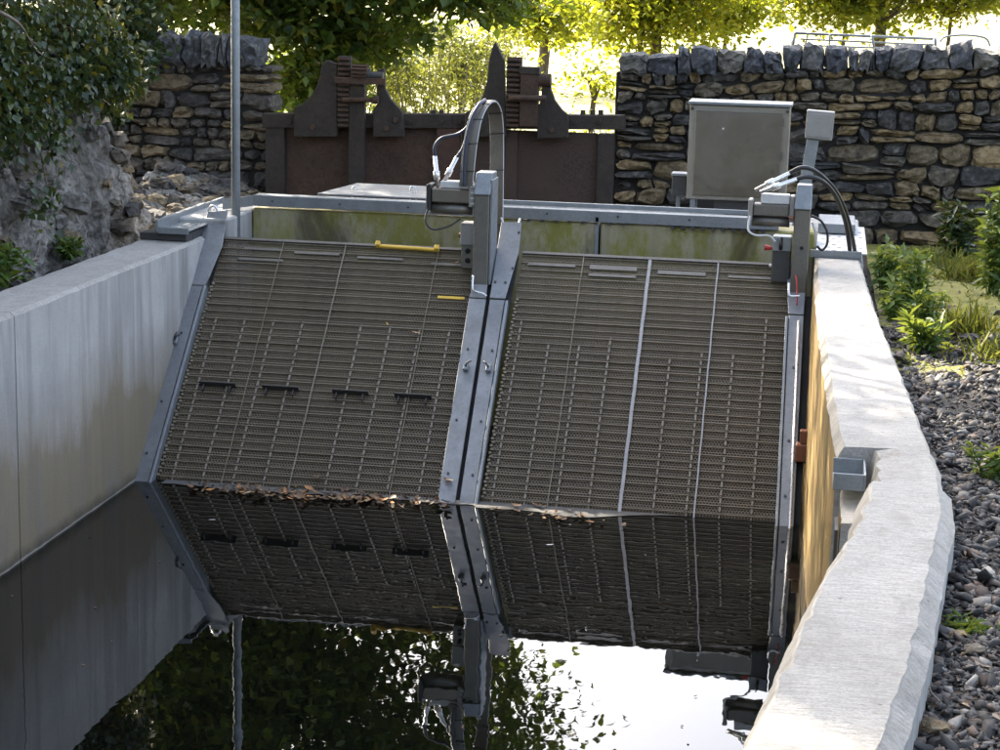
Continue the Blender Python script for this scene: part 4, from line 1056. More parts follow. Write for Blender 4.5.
# ------------------------------------------------------------------ foliage helpers
def leaves(name, pos, size, mat, parent=None, up=0.5, aspect=0.55, fold=0.18, droop=None, dirs=None):
    n = len(pos); pos = np.asarray(pos, float)
    size = np.broadcast_to(np.asarray(size, float), (n,))
    nrm = RNG.normal(size=(n, 3)); nrm[:, 2] = np.abs(nrm[:, 2]) + up; nrm /= np.linalg.norm(nrm, axis=1)[:, None]
    d = RNG.normal(size=(n, 3)) if dirs is None else dirs + RNG.normal(size=(n, 3)) * 0.35
    if droop: d[:, 2] -= droop
    d -= nrm * np.sum(d * nrm, axis=1)[:, None]; d /= np.linalg.norm(d, axis=1)[:, None] + 1e-9
    s = np.cross(nrm, d)
    L = size[:, None]; W = L * aspect * (0.8 + 0.4 * RNG.random((n, 1)))
    p0 = pos; p2 = pos + d * L - nrm * L * 0.12
    mid = pos + d * L * 0.45
    p1 = mid + s * W * 0.5 + nrm * L * fold * 0.5; p3 = mid - s * W * 0.5 + nrm * L * fold * 0.5
    V = np.stack([p0, p1, p2, p3], 1).reshape(-1, 3)
    me = bpy.data.meshes.new(name)
    me.vertices.add(4 * n); me.vertices.foreach_set('co', V.astype(np.float32).ravel())
    idx = np.arange(n)[:, None] * 4 + np.array([0, 1, 2, 0, 2, 3])[None]
    me.loops.add(6 * n); me.loops.foreach_set('vertex_index', idx.astype(np.int32).ravel())
    me.polygons.add(2 * n); me.polygons.foreach_set('loop_start', np.arange(0, 6 * n, 3, dtype=np.int32)); me.polygons.foreach_set('loop_total', np.full(2 * n, 3, np.int32))
    me.update(calc_edges=True)
    at = me.attributes.new('tint', 'FLOAT', 'POINT'); at.data.foreach_set('value', np.repeat(RNG.random(n) ** 1.3, 4).astype(np.float32))
    return link_mesh(name, me, mat, parent)
def clumps(c, r, nclump, per, spread, shell=0.5):
    d = RNG.normal(size=(nclump, 3)); d /= np.linalg.norm(d, axis=1)[:, None]
    rad = (shell + (1 - shell) * RNG.random(nclump)) [:, None]
    cen = np.array(c) + d * rad * np.array(r)
    sp = spread * (0.6 + 0.8 * RNG.random((nclump, 1, 1)))
    p = cen[:, None, :] + RNG.normal(size=(nclump, per, 3)) * sp * np.array([1, 1, 0.55])
    return p.reshape(-1, 3), cen
def tree(label, base, height, crown_c, crown_r, ncl, per, spread, leaf, mat, trunk_r=0.15, shell=0.45, group=None, name='tree', droop=0.4, zmin=None, lean=(0, 0), clip=None, extra=None):
    t = thing(name, label, 'tree', base, group)
    b = Vector(base)
    top = b + Vector((lean[0], lean[1], height))
    pth = catmull([b - Vector((0, 0, 0.3)), b + (top - b) * 0.35 + Vector((0.1, 0.05, 0)), b + (top - b) * 0.7 + Vector((-0.08, 0, 0)), top], 5)
    tk = MB().tube(pth, [trunk_r * (1 - 0.75 * i / (len(pth) - 1)) for i in range(len(pth))], 10).build('trunk', M['bark'], t, smooth=True)
    pts, cen = clumps(crown_c, crown_r, ncl, per, spread, shell)
    mb = MB(); rr = random.Random(len(label))
    for c in cen[::max(1, len(cen) // 26)]:
        c = Vector(c); s = pth[rr.randint(len(pth) // 3, len(pth) - 2)]
        m_ = (s + c) / 2 + Vector((rr.uniform(-.2, .2), rr.uniform(-.2, .2), rr.uniform(0, .3)))
        q = catmull([s, m_, c], 4); mb.tube(q, [trunk_r * 0.32 * (1 - 0.85 * i / (len(q) - 1)) for i in range(len(q))], 5)
    mb.build('limbs', M['bark'], t, smooth=True)
    if extra is not None: pts = np.concatenate([pts, extra])
    if zmin is not None: pts = pts[pts[:, 2] > zmin]
    if clip is not None: pts = pts[clip(pts)]
    leaves('crown', pts, leaf * (0.7 + 0.6 * RNG.random(len(pts))), mat, t, droop=droop)
    return t

def hang(spec, per, spread):
    out = []
    for (pxa, pxb, pya, pyb, ya, yb, n) in spec:
        for _ in range(n):
            c = aty(random.uniform(pxa, pxb), random.uniform(pya, pyb), random.uniform(ya, yb))
            out.append(np.array(c)[None] + RNG.normal(size=(per, 3)) * spread * np.array([1, 1, 0.5]))
    return np.concatenate(out)
low = hang([(120, 300, -30, 30, 7.4, 9.0, 40), (255, 345, -20, 92, 7.6, 9.0, 42), (270, 320, 60, 105, 8.0, 9.0, 10), (340, 430, -25, 42, 7.6, 9.0, 26), (420, 530, -25, 14, 7.6, 9.0, 20), (340, 400, 30, 66, 8.2, 9.4, 9)], 62, 0.14)
# near sycamore behind the pier: hangs into the picture top left and shades the channel
tree('dark leafy sycamore hanging over the stone pier and the sluice gates', (-5.2, 8.6, 0.9), 8.2, (-3.85, 8.5, 5.4), (3.4, 1.9, 3.25), 400, 120, 0.32, 0.125, M['leaf_dark'], 0.2, 0.3, name='sycamore_tree', extra=low)
tree('dark tree mass on the bank above the left wall', (-6.2, 2.0, 1.8), 10, (-5.6, 2.4, 7.0), (3.0, 3.4, 4.3), 330, 90, 0.36, 0.15, M['leaf_dark'], 0.24, 0.3, name='sun_blocking_tree')  # out of view, added to keep the sun off the channel
tree('shady tree on the bank beside the long wall, nearer the viewer', (-7.2, -3.5, 2.2), 10, (-6.6, -3.2, 7.6), (3.0, 3.6, 4.6), 300, 90, 0.38, 0.16, M['leaf_dark'], 0.24, 0.3, name='sun_blocking_tree')  # second off-frame tree, added to hold back sun along the wall
tree('tall tree upstream behind the sycamore', (-8.5, 12.0, 1.0), 11, (-7.6, 11.5, 8.0), (3.6, 2.6, 4.6), 330, 80, 0.42, 0.17, M['leaf_dark'], 0.26, 0.3, name='upstream_tree')

# trees added behind the viewer to darken reflections and cut sky fill
for i, (x, y) in enumerate(((-5, -21), (0.5, -23), (6, -21.5), (11, -17))):
    tree(['leafy wood tree downstream left of the channel', 'leafy wood tree downstream in line with the channel', 'leafy wood tree downstream right of the channel', 'leafy wood tree far to the right of the channel'][i], (x, y, 1.0), 8, (x, y, 6.0), (3.4, 2.0, 5.0), 260, 50, 0.5, 0.26, M['leaf_dark'], 0.25, 0.2, name='sky_blocking_tree', group='added trees downstream')
# sunlit willow bush behind the gates
wb = thing('willow_bush', 'yellow green willow bush with upright leaves seen between the lifting gears', 'bush', (-2.1, 9.6, 0.95))
mb = MB(); stems = []
rr = random.Random(2)
for i in range(70):
    b = Vector((-2.15 + rr.uniform(-0.85, 0.85), 9.6 + rr.uniform(-0.5, 0.5), 0.95)); tp = b + Vector((rr.uniform(-0.3, 0.3), rr.uniform(-0.3, 0.3), rr.uniform(0.9, 1.55)))
    mb.tube([b, (b + tp) / 2 + Vector((rr.uniform(-.05, .05), 0, 0)), tp], [0.008, 0.006, 0.003], 4); stems.append((b, tp))
mb.build('stems', M['twig'], wb)
P = []; D = []
for b, tp in stems:
    for k in range(75):
        f = rr.uniform(0.15, 1.05); p = b + (tp - b) * f
        P.append(p + Vector((rr.gauss(0, 0.06), rr.gauss(0, 0.06), 0))); D.append((rr.gauss(0, 0.6), rr.gauss(0, 0.6), 0.9))
leaves('foliage', np.array([tuple(p) for p in P]), 0.075, M['leaf_willow'], wb, up=0.2, aspect=0.24, dirs=np.array(D))

# sunlit trees farther off
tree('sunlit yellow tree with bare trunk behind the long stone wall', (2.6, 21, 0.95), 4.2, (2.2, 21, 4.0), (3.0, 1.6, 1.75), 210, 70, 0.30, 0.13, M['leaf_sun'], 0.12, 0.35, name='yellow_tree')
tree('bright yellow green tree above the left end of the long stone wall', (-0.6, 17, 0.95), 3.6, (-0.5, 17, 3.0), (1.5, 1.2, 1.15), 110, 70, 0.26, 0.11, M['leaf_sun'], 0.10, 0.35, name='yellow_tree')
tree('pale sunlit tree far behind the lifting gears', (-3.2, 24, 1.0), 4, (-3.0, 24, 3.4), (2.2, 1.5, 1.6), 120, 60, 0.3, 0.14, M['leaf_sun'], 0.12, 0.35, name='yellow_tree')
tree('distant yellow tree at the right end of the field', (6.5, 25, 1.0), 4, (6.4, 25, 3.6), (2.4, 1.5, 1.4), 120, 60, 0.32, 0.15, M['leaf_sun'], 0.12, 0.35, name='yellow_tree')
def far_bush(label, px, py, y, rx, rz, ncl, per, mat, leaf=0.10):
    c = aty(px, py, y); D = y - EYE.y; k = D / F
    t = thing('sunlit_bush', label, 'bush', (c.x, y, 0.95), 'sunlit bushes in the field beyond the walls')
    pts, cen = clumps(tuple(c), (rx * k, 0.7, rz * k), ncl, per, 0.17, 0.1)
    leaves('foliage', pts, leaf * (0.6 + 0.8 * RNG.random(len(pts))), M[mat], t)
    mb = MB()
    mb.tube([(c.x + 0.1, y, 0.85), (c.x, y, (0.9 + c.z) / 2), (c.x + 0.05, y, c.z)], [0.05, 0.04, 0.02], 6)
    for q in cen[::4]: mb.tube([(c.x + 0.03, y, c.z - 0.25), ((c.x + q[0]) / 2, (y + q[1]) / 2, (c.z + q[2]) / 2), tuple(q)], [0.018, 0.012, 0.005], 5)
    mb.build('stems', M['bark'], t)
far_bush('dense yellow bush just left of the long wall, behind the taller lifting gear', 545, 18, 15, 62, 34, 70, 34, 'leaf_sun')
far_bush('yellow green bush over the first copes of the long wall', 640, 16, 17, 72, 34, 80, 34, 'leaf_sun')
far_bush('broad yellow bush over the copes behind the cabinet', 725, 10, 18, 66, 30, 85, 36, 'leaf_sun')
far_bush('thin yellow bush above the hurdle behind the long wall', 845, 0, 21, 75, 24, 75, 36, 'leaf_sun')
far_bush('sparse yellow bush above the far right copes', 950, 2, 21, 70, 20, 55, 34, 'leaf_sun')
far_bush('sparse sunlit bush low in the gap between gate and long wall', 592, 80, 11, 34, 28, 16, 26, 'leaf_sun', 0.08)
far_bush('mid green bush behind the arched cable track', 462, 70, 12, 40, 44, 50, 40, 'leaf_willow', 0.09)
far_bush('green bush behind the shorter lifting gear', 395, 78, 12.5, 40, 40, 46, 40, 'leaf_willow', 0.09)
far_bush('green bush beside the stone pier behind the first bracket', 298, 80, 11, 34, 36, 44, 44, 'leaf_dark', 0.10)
# low scrub on the field, just upstream of the gates
for lab, cx, cy, rx, rz, mt in (('low sunlit scrub right of the taller lifting gear', 0.05, 9.0, 0.8, 0.38, 'leaf_sun'), ('low scrub at the foot of the sycamore behind the gates', -3.1, 8.3, 0.9, 0.6, 'leaf_dark')):
    s = thing('scrub_bush', lab, 'bush', (cx, cy, 0.95))
    pts, cen = clumps((cx, cy, 1.2), (rx, 0.5, rz), 26, 45, 0.13, 0.2)
    leaves('foliage', pts, 0.07, M[mt], s)
    mb = MB()
    for c in cen: mb.tube([(cx, cy, 0.9), ((cx + c[0]) / 2, cy, 1.1), tuple(c)], 0.006, 4)
    mb.build('stems', M['twig'], s)

# ivy and twigs on the rock face
def rf_point(y, z, off):
    u = (y + 2.2) / 8.1; v = (z - 1.05) / 1.5
    x, yy, zz = rfc(min(max(u, 0), 1), min(max(v, 0), 1.25)); return (x + off, yy, zz)
iv = thing('ivy', 'dark glossy ivy hanging over the rock face beside the left wall', 'ivy', (-3.0, 1.0, 1.9))
P = []; rr = random.Random(8)
for i in range(290):
    y = rr.uniform(-1.8, 1.75); z = rr.choice((rr.gauss(2.45, 0.2), rr.gauss(2.3, 0.3)))
    lim = 1.98 if y < 0.55 else 2.28
    if z < lim: 
        if rr.random() < 0.9: continue
    c = rf_point(y, z, rr.uniform(0.02, 0.22))
    for k in range(70): P.append((c[0] + abs(rr.gauss(0, 0.07)) * 0.8, c[1] + rr.gauss(0, 0.12), c[2] + rr.gauss(0, 0.09)))
leaves('foliage', np.array(P), 0.05 * (0.6 + 0.8 * RNG.random(len(P))), M['ivy'], iv, up=0.0, aspect=0.75, droop=0.8, dirs=np.tile(np.array([[0.5, -0.3, -0.3]]), (len(P), 1)))
iv2 = thing('ivy', 'ivy tuft draped over the left end of the stone pier copes', 'ivy', (-4.1, 5.6, 2.2))
P = []
for i in range(75):
    c = aty(rr.uniform(60, 152), rr.gauss(18, 26), rr.uniform(5.2, 5.8))
    for k in range(48): P.append((c[0] + rr.gauss(0, 0.1), c[1] + rr.gauss(0, 0.08) - 0.05, c[2] + rr.gauss(0, 0.08)))
for i in range(16):
    c = aty(rr.gauss(108, 10), rr.gauss(108, 11), 5.8)
    for k in range(22): P.append((c[0] + rr.gauss(0, 0.06), c[1] - abs(rr.gauss(0, 0.04)), c[2] + rr.gauss(0, 0.06)))
leaves('foliage', np.array(P), 0.07 * (0.6 + 0.8 * RNG.random(len(P))), M['ivy'], iv2, up=0.1, aspect=0.75, droop=0.7)
tw = [([(30, 40), (62, 58), (72, 70), (83, 72), (110, 72), (150, 92)], 3.3, 0.012), ([(70, 52), (55, 72), (40, 92), (30, 112)], 2.4, 0.010), ([(60, 60), (75, 95), (95, 120), (110, 148), (124, 182)], 3.3, 0.016),
      ([(0, 12), (20, 25), (38, 52), (62, 62)], 2.0, 0.011), ([(35, 95), (37, 130), (42, 160), (52, 212)], 1.7, 0.009), ([(52, 75), (65, 100), (72, 130), (78, 165)], 2.6, 0.010), ([(90, 72), (100, 95), (110, 105)], 3.4, 0.009), ([(20, 60), (45, 95), (60, 125), (66, 160)], 2.0, 0.008),
      ([(12, 265), (45, 258), (80, 262)], 0.3, 0.011), ([(5, 280), (30, 268), (40, 240)], 0.1, 0.009)]
for i, (pp_, y, r_) in enumerate(tw):
    pts = [aty(a, b, -0.7 + a * 0.026 + max(0, a - 100) * 0.02) for a, b in pp_]
    pts = catmull(pts, 5)
    mb = MB().tube(pts, [r_ * (1 - 0.55 * k / (len(pts) - 1)) for k in range(len(pts))], 6)
    lab = ['pale twig bending right towards the stone pier', 'twig falling left below the ivy', 'thick bare root running down to the foot of the stone pier', 'bare stem in the top left corner of the ivy', 'thin dark stem hanging down the pale rock', 'thin root hanging in the shade beside the pale rock', 'short forked twig beside the pier stones', 'thin stem crossing the pale rock below the ivy', 'fallen stick lying behind the left wall', 'broken stick leaning on the rock behind the left wall'][i]
    tag(mb.build('twig', M['twig'], smooth=True), lab, 'twig', 'bare twigs and roots on the left bank')
# little green tufts at the foot of the rock
def tuft(name, label, x, y, z, n, h, spread, mat, size=0.06, aspect=0.3, group=None):
    t = thing(name, label, 'plant', (x, y, z), group)
    rr = random.Random(int(abs(x * 1000 + y * 77)))
    mb = MB(); P = []; D = []
    for i in range(n):
        a = rr.uniform(0, 6.28); l = h * rr.uniform(0.6, 1.1); o = spread * rr.uniform(0.2, 1)
        b = Vector((x + rr.gauss(0, spread * 0.25), y + rr.gauss(0, spread * 0.25), z - 0.01)); tp = b + Vector((math.cos(a) * o * 0.6, math.sin(a) * o * 0.6, l))
        mb.tube([b, (b + tp) / 2 + Vector((0, 0, l * 0.08)), tp], [0.004, 0.0035, 0.002], 4)
        m = int(10 + l * 30)
        for k in range(m):
            f = 0.2 + 0.8 * k / m; p = b + (tp - b) * f; an = k * 2.4
            P.append(tuple(p)); D.append((math.cos(an), math.sin(an), 0.35 + 0.5 * f))
        for k in range(4):
            P.append(tuple(tp)); D.append((math.cos(k * 1.6), math.sin(k * 1.6), 0.9))
    mb.build('stems', M['herb'], t)
    leaves('foliage', np.array(P), size * (0.65 + 0.7 * RNG.random(len(P))), M[mat], t, up=0.6, aspect=aspect, dirs=np.array(D), droop=0.1)
    return t
tuft('weed', 'green weed at the foot of the pale rock behind the left wall', -2.6, 0.55, 1.22, 14, 0.12, 0.12, 'herb', 0.06, 0.35)
tuft('weed', 'leafy weed at the left picture edge behind the left wall', -2.55, -0.55, 1.22, 12, 0.2, 0.14, 'herb', 0.08, 0.4)


# ------------------------------------------------------------------ right bank: gravel, moss, grass, plants
def gz(x, y):
    return 1.13 + 0.012 * nz(x, y, 0, 3) + 0.02 * nz(x, y, 1, 0.7) - (0.05 * y if y > 0 else 0)
def ico():
    import bmesh
    bm = bmesh.new(); bmesh.ops.create_icosphere(bm, subdivisions=1, radius=1)
    v = np.array([tuple(x.co) for x in bm.verts]); f = np.array([[q.index for q in x.verts] for x in bm.faces]); bm.free(); return v, f
IV, IF_ = ico()
def pebbles(name, pos, size, mat, flat=0.6):
    n = len(pos); m = len(IV)
    ang = RNG.random(n) * 6.28; tl = RNG.normal(size=(n, 2)) * 0.35
    V = IV[None] * (1 + RNG.normal(size=(n, m, 1)) * 0.3)
    V = V * (np.stack([0.75 + 0.7 * RNG.random(n), 0.6 + 0.4 * RNG.random(n), flat * (0.5 + 0.7 * RNG.random(n))], 1))[:, None, :]
    x, y, z = V[..., 0], V[..., 1], V[..., 2]
    z2 = z + x * tl[:, :1] + y * tl[:, 1:]
    ca, sa = np.cos(ang)[:, None], np.sin(ang)[:, None]
    V = np.stack([x * ca - y * sa, x * sa + y * ca, z2], -1) * np.asarray(size)[:, None, None] + np.asarray(pos)[:, None, :]
    me = bpy.data.meshes.new(name); nf = len(IF_)
    me.vertices.add(n * m); me.vertices.foreach_set('co', V.astype(np.float32).ravel())
    idx = (np.arange(n)[:, None, None] * m + IF_[None]).astype(np.int32)
    me.loops.add(n * nf * 3); me.loops.foreach_set('vertex_index', idx.ravel())
    me.polygons.add(n * nf); me.polygons.foreach_set('loop_start', np.arange(0, n * nf * 3, 3, dtype=np.int32)); me.polygons.foreach_set('loop_total', np.full(n * nf, 3, np.int32))
    me.update(calc_edges=True)
    at = me.attributes.new('tint', 'FLOAT', 'POINT'); at.data.foreach_set('value', np.repeat(RNG.random(n), m).astype(np.float32))
    return link_mesh(name, me, mat)
pos = []; siz = []
rr = random.Random(77)
while len(pos) < 46000:
    y = -7.2 + 10.6 * rr.random() ** 1.35
    xo = lerp_tab(OUTER, y) + 0.03
    x = xo + rr.random() * (0.75 + 0.11 * (y + 7.2))
    dens = 1.0 if y < -1.2 else max(0.06, 1 - (y + 1.2) * 0.42)
    if nz(x, y, 3, 2.0) > 0.25 and y > -2.5: dens *= 0.3
    if rr.random() > dens: continue
    s = min(0.034, rr.lognormvariate(math.log(0.0082), 0.55)); pos.append((x, y, gz(x, y) + s * 0.3)); siz.append(s)
tag(pebbles('gravel', np.array(pos), np.array(siz), M['gravel']), 'mixed dark and pale gravel beside the bent concrete wall', 'gravel', kind='stuff')
# moss carpet
def mos(u, v):
    x = 2.33 + 1.7 * u; y = -1.4 + 7.3 * v
    m = 0.5 + nz(x, y, 8, 1.6, 4) + min(0.5, (y - 0.6) * 0.4) - 0.5 * (u > 0.96) - max(0, 0.5 - abs(v * 10)) 
    return (x, y, gz(x, y) - 0.004 + 0.03 * max(-0.6, min(1, m)) + 0.012 * nz(x, y, 0, 14, 4))
tag(grid_mesh('moss', 90, 140, mos, M['moss']), 'yellow green moss carpet on the ground before the stone wall', 'moss', kind='stuff')
def grass(name, label, cx, cy, n, h, spread, kind=None):
    P = np.stack([cx + RNG.normal(size=n) * spread, cy + RNG.normal(size=n) * spread * 1.2, np.zeros(n)], 1)
    for p in P: p[2] = gz(p[0], p[1])
    d = np.stack([RNG.normal(size=n) * 0.35, RNG.normal(size=n) * 0.35, np.ones(n)], 1)
    o = leaves(name, P, h * (0.5 + RNG.random(n)), M['grass'], None, up=-0.4, aspect=0.06, dirs=d, fold=0.05)
    return o
def gpt(px, py):
    z = 1.1
    for _ in range(6):
        p = atz(px, py, z); z = gz(p.x, p.y)
    return p.x, p.y, z
for px, py, n, h, s_, lab in [(970, 335, 170, 0.15, 0.07, 'upright grass tuft on the moss in front of the right stones'), (978, 283, 260, 0.17, 0.11, 'grass tuft in the sunlit patch below the stone wall'), (940, 268, 160, 0.15, 0.10, 'grass fringe at the foot of the stone wall'), (995, 360, 120, 0.12, 0.07, 'grass tuft at the right edge of the mossy ground')]:
    x, y, z = gpt(px, py)
    tag(grass('grass_tuft', lab, x, y, n, h, s_), lab, 'grass', 'grass tufts by the stone wall')
for px, py, n, h, sp, mt, sz, asp, lab, grp in [
        (886, 297, 8, 0.34, 0.09, 'herb', 0.085, 0.33, 'leafy green weed right against the far end of the concrete wall', 'weeds beside the concrete wall'),
        (908, 318, 14, 0.36, 0.13, 'herb', 0.075, 0.33, 'bushy green weed spreading over the concrete wall edge', 'weeds beside the concrete wall'),
        (928, 352, 14, 0.17, 0.16, 'herb', 0.085, 0.2, 'low narrow-leaved weed on the gravel in front of the bushy one', 'weeds beside the concrete wall'),
        (893, 322, 10, 0.22, 0.10, 'herb', 0.07, 0.3, 'short leafy weed squeezed between bushy weed and concrete wall', 'weeds beside the concrete wall'),
        (918, 338, 10, 0.26, 0.12, 'herb', 0.07, 0.24, 'mid-height weed between the bushy weed and the low narrow-leaved one', 'weeds beside the concrete wall'),
        (996, 300, 24, 0.66, 0.22, 'herb', 0.09, 0.33, 'tall bushy weed at the right edge below the stone wall', 'weeds beside the stone wall'),
        (955, 262, 14, 0.42, 0.2, 'ivy', 0.10, 0.4, 'dark leafy weed at the foot of the stone wall', 'weeds beside the stone wall'),
        (990, 478, 8, 0.12, 0.12, 'herb', 0.06, 0.22, 'small weed among gravel at the right picture edge', 'weeds among the gravel'),
        (975, 632, 7, 0.03, 0.10, 'herb', 0.055, 0.25, 'flat green weed on the gravel near the bend of the wall', 'weeds among the gravel')]:
    x, y, z = gpt(px, py)
    tuft('weed', lab, x, y, z, n, h, sp, mt, sz, asp, grp)
n = 2600
P = np.stack([2.42 + 1.3 * RNG.random(n), -1.2 + 6.6 * RNG.random(n) ** 0.8, np.zeros(n)], 1)
for q in P: q[2] = gz(q[0], q[1]) + 0.012
gd = np.stack([RNG.normal(size=n) * 0.6, RNG.normal(size=n) * 0.6, np.ones(n) * 0.8], 1)
tag(leaves('ground_cover', P, 0.045 * (0.4 + RNG.random(n)), M['grass'], None, up=0.2, aspect=0.22, dirs=gd), 'short grass and seedlings scattered over the moss', 'ground cover', kind='stuff')
n = 1500
yy = -7.0 + 10.0 * RNG.random(n) ** 1.2
P = np.stack([np.array([lerp_tab(OUTER, y) for y in yy]) + 0.04 + RNG.random(n) * (0.7 + 0.1 * (yy + 7)), yy, np.zeros(n)], 1)
for q in P: q[2] = gz(q[0], q[1]) + 0.014
tag(leaves('leaf_litter', P, 0.03 * (0.4 + RNG.random(n)), M['dead_litter'], None, up=1.2, aspect=0.5, fold=0.3), 'small brown and tan leaf litter scattered over the gravel', 'leaf litter', kind='stuff')
# larger loose stones
def loose(label, px, py, s, seed, flat=0.55):
    rr = random.Random(seed); p = Vector(gpt(px, py)); z = p.z
    qd = [(p.x - s, z - 0.02), (p.x + s, z - 0.02), (p.x + s * 0.8, z + s * flat * 1.4), (p.x - s * 0.85, z + s * flat * 1.2)]
    V, Fc = stone_mesh(qd, p.y - s * 0.5, s * 1.1, rr, k=3.0, amp=0.12)
    me = bpy.data.meshes.new('loose_stone'); me.from_pydata([tuple(Vector(v) - p) for v in V], [], Fc); me.update()
    tag(link_mesh('loose_stone', me, M['stone'], None, loc=p), label, 'stone', 'loose stones on the right bank')
for i, (px, py, s, lab) in enumerate([(905, 283, 0.07, 'grey stone under the bushy weed'), (945, 312, 0.06, 'dark flat stone lying on the moss'), (968, 343, 0.07, 'pale stone at the edge of the moss'), (882, 318, 0.06, 'small stone against the wall edge below the weeds'), (975, 530, 0.045, 'pale stone on the gravel beside the wall bend'), (957, 640, 0.035, 'cream stone on the gravel near the lower edge'), (975, 655, 0.04, 'angular white stone on the gravel near the lower edge'), (935, 735, 0.05, 'blue grey slab of stone in the bottom right corner'), (988, 375, 0.05, 'brown stone at the right picture edge above the gravel'), (945, 520, 0.04, 'rounded stone touching the corner of the bent wall')]):
    loose(lab, px, py, s, i + 50)
hose_pts = [atz(930, 660, 1.16), atz(927, 672, 1.17), atz(930, 690, 1.165), atz(940, 702, 1.16)]
tag(MB().tube(catmull(hose_pts, 5), 0.003, 5).build('dry_stalk', M['twig'], smooth=True), 'thin curled dry stalk on the gravel', 'stalk')


# ------------------------------------------------------------------ hurdle behind the right wall
hd = thing('metal_hurdle', 'grey tubular metal hurdle leaning behind the copes of the long stone wall', 'hurdle', (2.2, 6.8, 0.9))
def bar(a, b, r=0.008, y=6.75):
    p, q = aty(*a, y), aty(*b, y + 0.1); MB().tube([p, q], r, 7).build('rail', M['galv'], hd, smooth=True)
bar((795, 33), (935, 39), 0.012); bar((800, 39), (935, 45)); bar((803, 45), (930, 50)); bar((795, 33), (790, 62), 0.012); bar((872, 35), (876, 62), 0.011); bar((830, 34), (828, 60)); bar((808, 33), (802, 60)); bar((935, 38), (936, 60), 0.012)
pts = [aty(x, y, 6.8) for x, y in ((940, 42), (945, 37), (965, 35), (985, 38), (990, 46))]
MB().tube(catmull(pts, 5), 0.009, 7).build('hoop', M['galv'], hd, smooth=True)
for px in (793, 935):
    p = aty(px, 40, 6.8); MB().tube([(p.x, 6.8, 0.8), (p.x, 6.8, p.z)], 0.018, 7).build('leg', M['galv'], hd, smooth=True)


# ------------------------------------------------------------------ floating leaves and scum at the foot of the screens
def scum(u, v):
    x = -1.80 + 3.1 * u
    w = 0.10 + 0.07 * nz(x, 0, 2, 2.0, 4) + (0.05 if x > 0.1 else 0.0)
    w = max(0.004, w) * (1 if x < 0.7 else max(0.02, 1 - (x - 0.7) * 1.7))
    return (x, 0.012 - w * v - 0.02, 0.003)
tag(grid_mesh('scum_film', 120, 2, scum, M['silt']), 'thin grey silt film on the water along the foot of the screens', 'silt', kind='stuff')
def leaf_shape(rr, L):
    W = L * rr.uniform(0.35, 0.6); curl = rr.uniform(0.1, 0.4) * L
    V = []; n = 6
    for i in range(n + 1):
        t = i / n; w = W * math.sin(math.pi * min(1, t * 0.9 + 0.08)) ** 0.8 * 0.5
        zc = curl * (t - 0.5) ** 2 * 2
        V += [(L * (t - 0.5), -w, zc + w * rr.uniform(0.2, 0.5)), (L * (t - 0.5), 0, zc), (L * (t - 0.5), w, zc + w * rr.uniform(0.2, 0.5))]
    Fc = []
    for i in range(n):
        b = 3 * i; Fc += [(b, b + 3, b + 4, b + 1), (b + 1, b + 4, b + 5, b + 2)]
    return V, Fc
rr = random.Random(31); protos = []
for i in range(9):
    V, Fc = leaf_shape(rr, 0.075); me = bpy.data.meshes.new('fallen_leaf'); me.from_pydata(V, [], Fc); me.polygons.foreach_set('use_smooth', [True] * len(Fc)); me.update(); me.materials.append(M['dead']); protos.append(me)
def put_leaf(p, label, group, s=1.0, me=None, tilt=0.25):
    o = bpy.data.objects.new('fallen_leaf', me or rr.choice(protos)); COL.objects.link(o); o.location = p
    o.rotation_euler = (rr.uniform(-tilt, tilt), rr.uniform(-tilt, tilt), rr.uniform(0, 6.28)); o.scale = (s, s, s)
    tag(o, label, 'leaf', group); return o
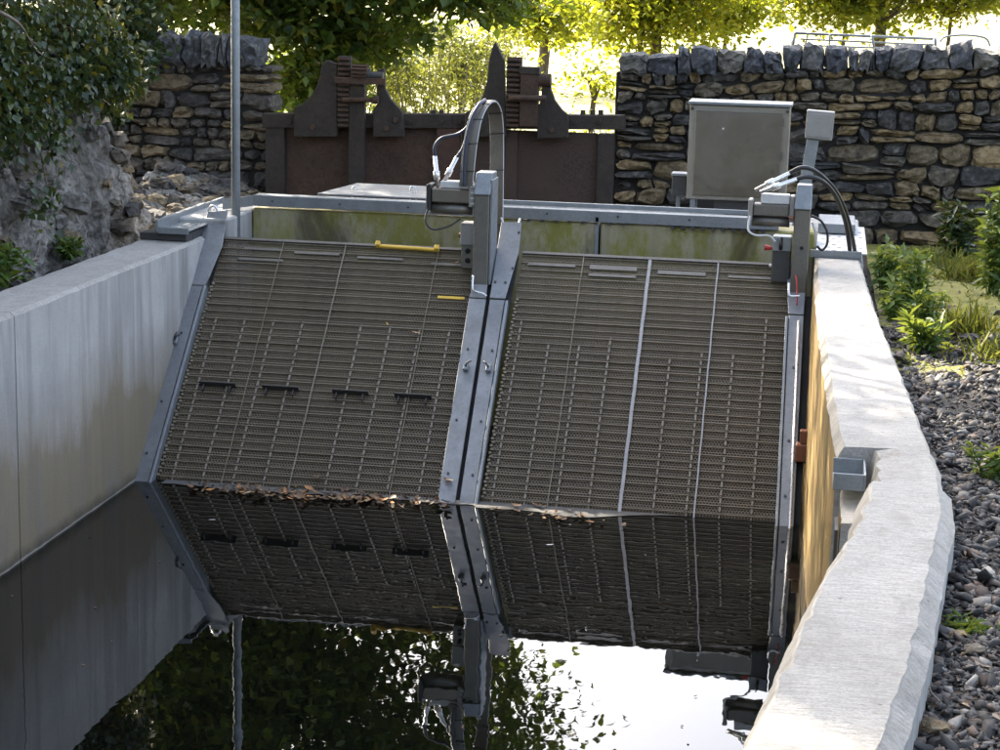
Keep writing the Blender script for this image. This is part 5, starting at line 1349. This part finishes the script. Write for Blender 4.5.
for i in range(240):
    px = rr.uniform(190, 450) if i < 170 else rr.gauss(300, 60)
    py = 484 + (px - 190) * 0.068 + 5 + rr.gauss(0, 3.0)
    if px < 188 or px > 452: continue
    p = atz(px, py, 0.0); p.z = 0.010 + rr.random() * 0.012
    put_leaf(p, 'brown curled dead leaf floating in the raft below the left screen', 'dead leaves rafted below the left screen', rr.uniform(0.35, 0.8), tilt=0.55)
for i in range(38):
    px = min(630, max(492, rr.gauss(548, 28))); py = 507 + (px - 490) * 0.14 + rr.gauss(0, 3.5)
    p = atz(px, py, 0.0); p.z = 0.008 + rr.random() * 0.008
    put_leaf(p, 'brown dead leaf floating in the loose drift below the right screen', 'dead leaves drifting below the right screen', rr.uniform(0.4, 0.8))
put_leaf(onscr(-0.09, 0.06, 0.065), 'rust orange dead leaf stuck on the foot of the centre guide plates', None, 0.9)
put_leaf(onscr(-0.46, 0.80, 0.03), 'dark red leaf caught on the left screen', None, 0.8)
put_leaf(onscr(-0.88, 0.05, 0.03), 'curled brown leaf caught low on the left screen above the leaf raft', None, 0.9)
put_leaf(onscr(-0.30, 1.185, 0.03), 'tan leaf caught near the top of the left screen', None, 0.8)
def ylf(p, s, lab):
    me = protos[0].copy(); me.materials.clear(); me.materials.append(M['yleaf']); o = put_leaf(p, lab, None, s, me, 0.6); return o
ylf(onscr(-0.66, 0.845, 0.02), 0.4, 'tiny yellow leaf on the left screen')
ylf(aty(100, 206, 2.0), 0.9, 'upper yellow leaf on the dark rock beside the pale rock face')
ylf(aty(101, 221, 2.0), 0.8, 'lower yellow leaf on the dark rock beside the pale rock face')
def wlf(px, py, lab, s):
    me = protos[1].copy(); me.materials.clear(); me.materials.append(M['white_paint']); p = atz(px, py, 0.006); put_leaf(p, lab, None, s, me, 0.1)
wlf(212, 520, 'white petal floating left of the leaf raft', 0.55); wlf(550, 545, 'white petal floating below the right screen', 0.6)
print('stones', nst, nsl, 'objects', len(bpy.data.objects))

n = 130
P = np.stack([-1.8 + 3.5 * RNG.random(n), -5.5 + 5.3 * RNG.random(n) ** 0.6, np.full(n, 0.004)], 1)
tag(leaves('water_specks', P, 0.006 + 0.02 * RNG.random(n) ** 3, M['dead'], None, up=3.0, aspect=0.5, fold=0.02), 'tiny bits of leaf and scum floating on the dark water', 'debris', kind='stuff')
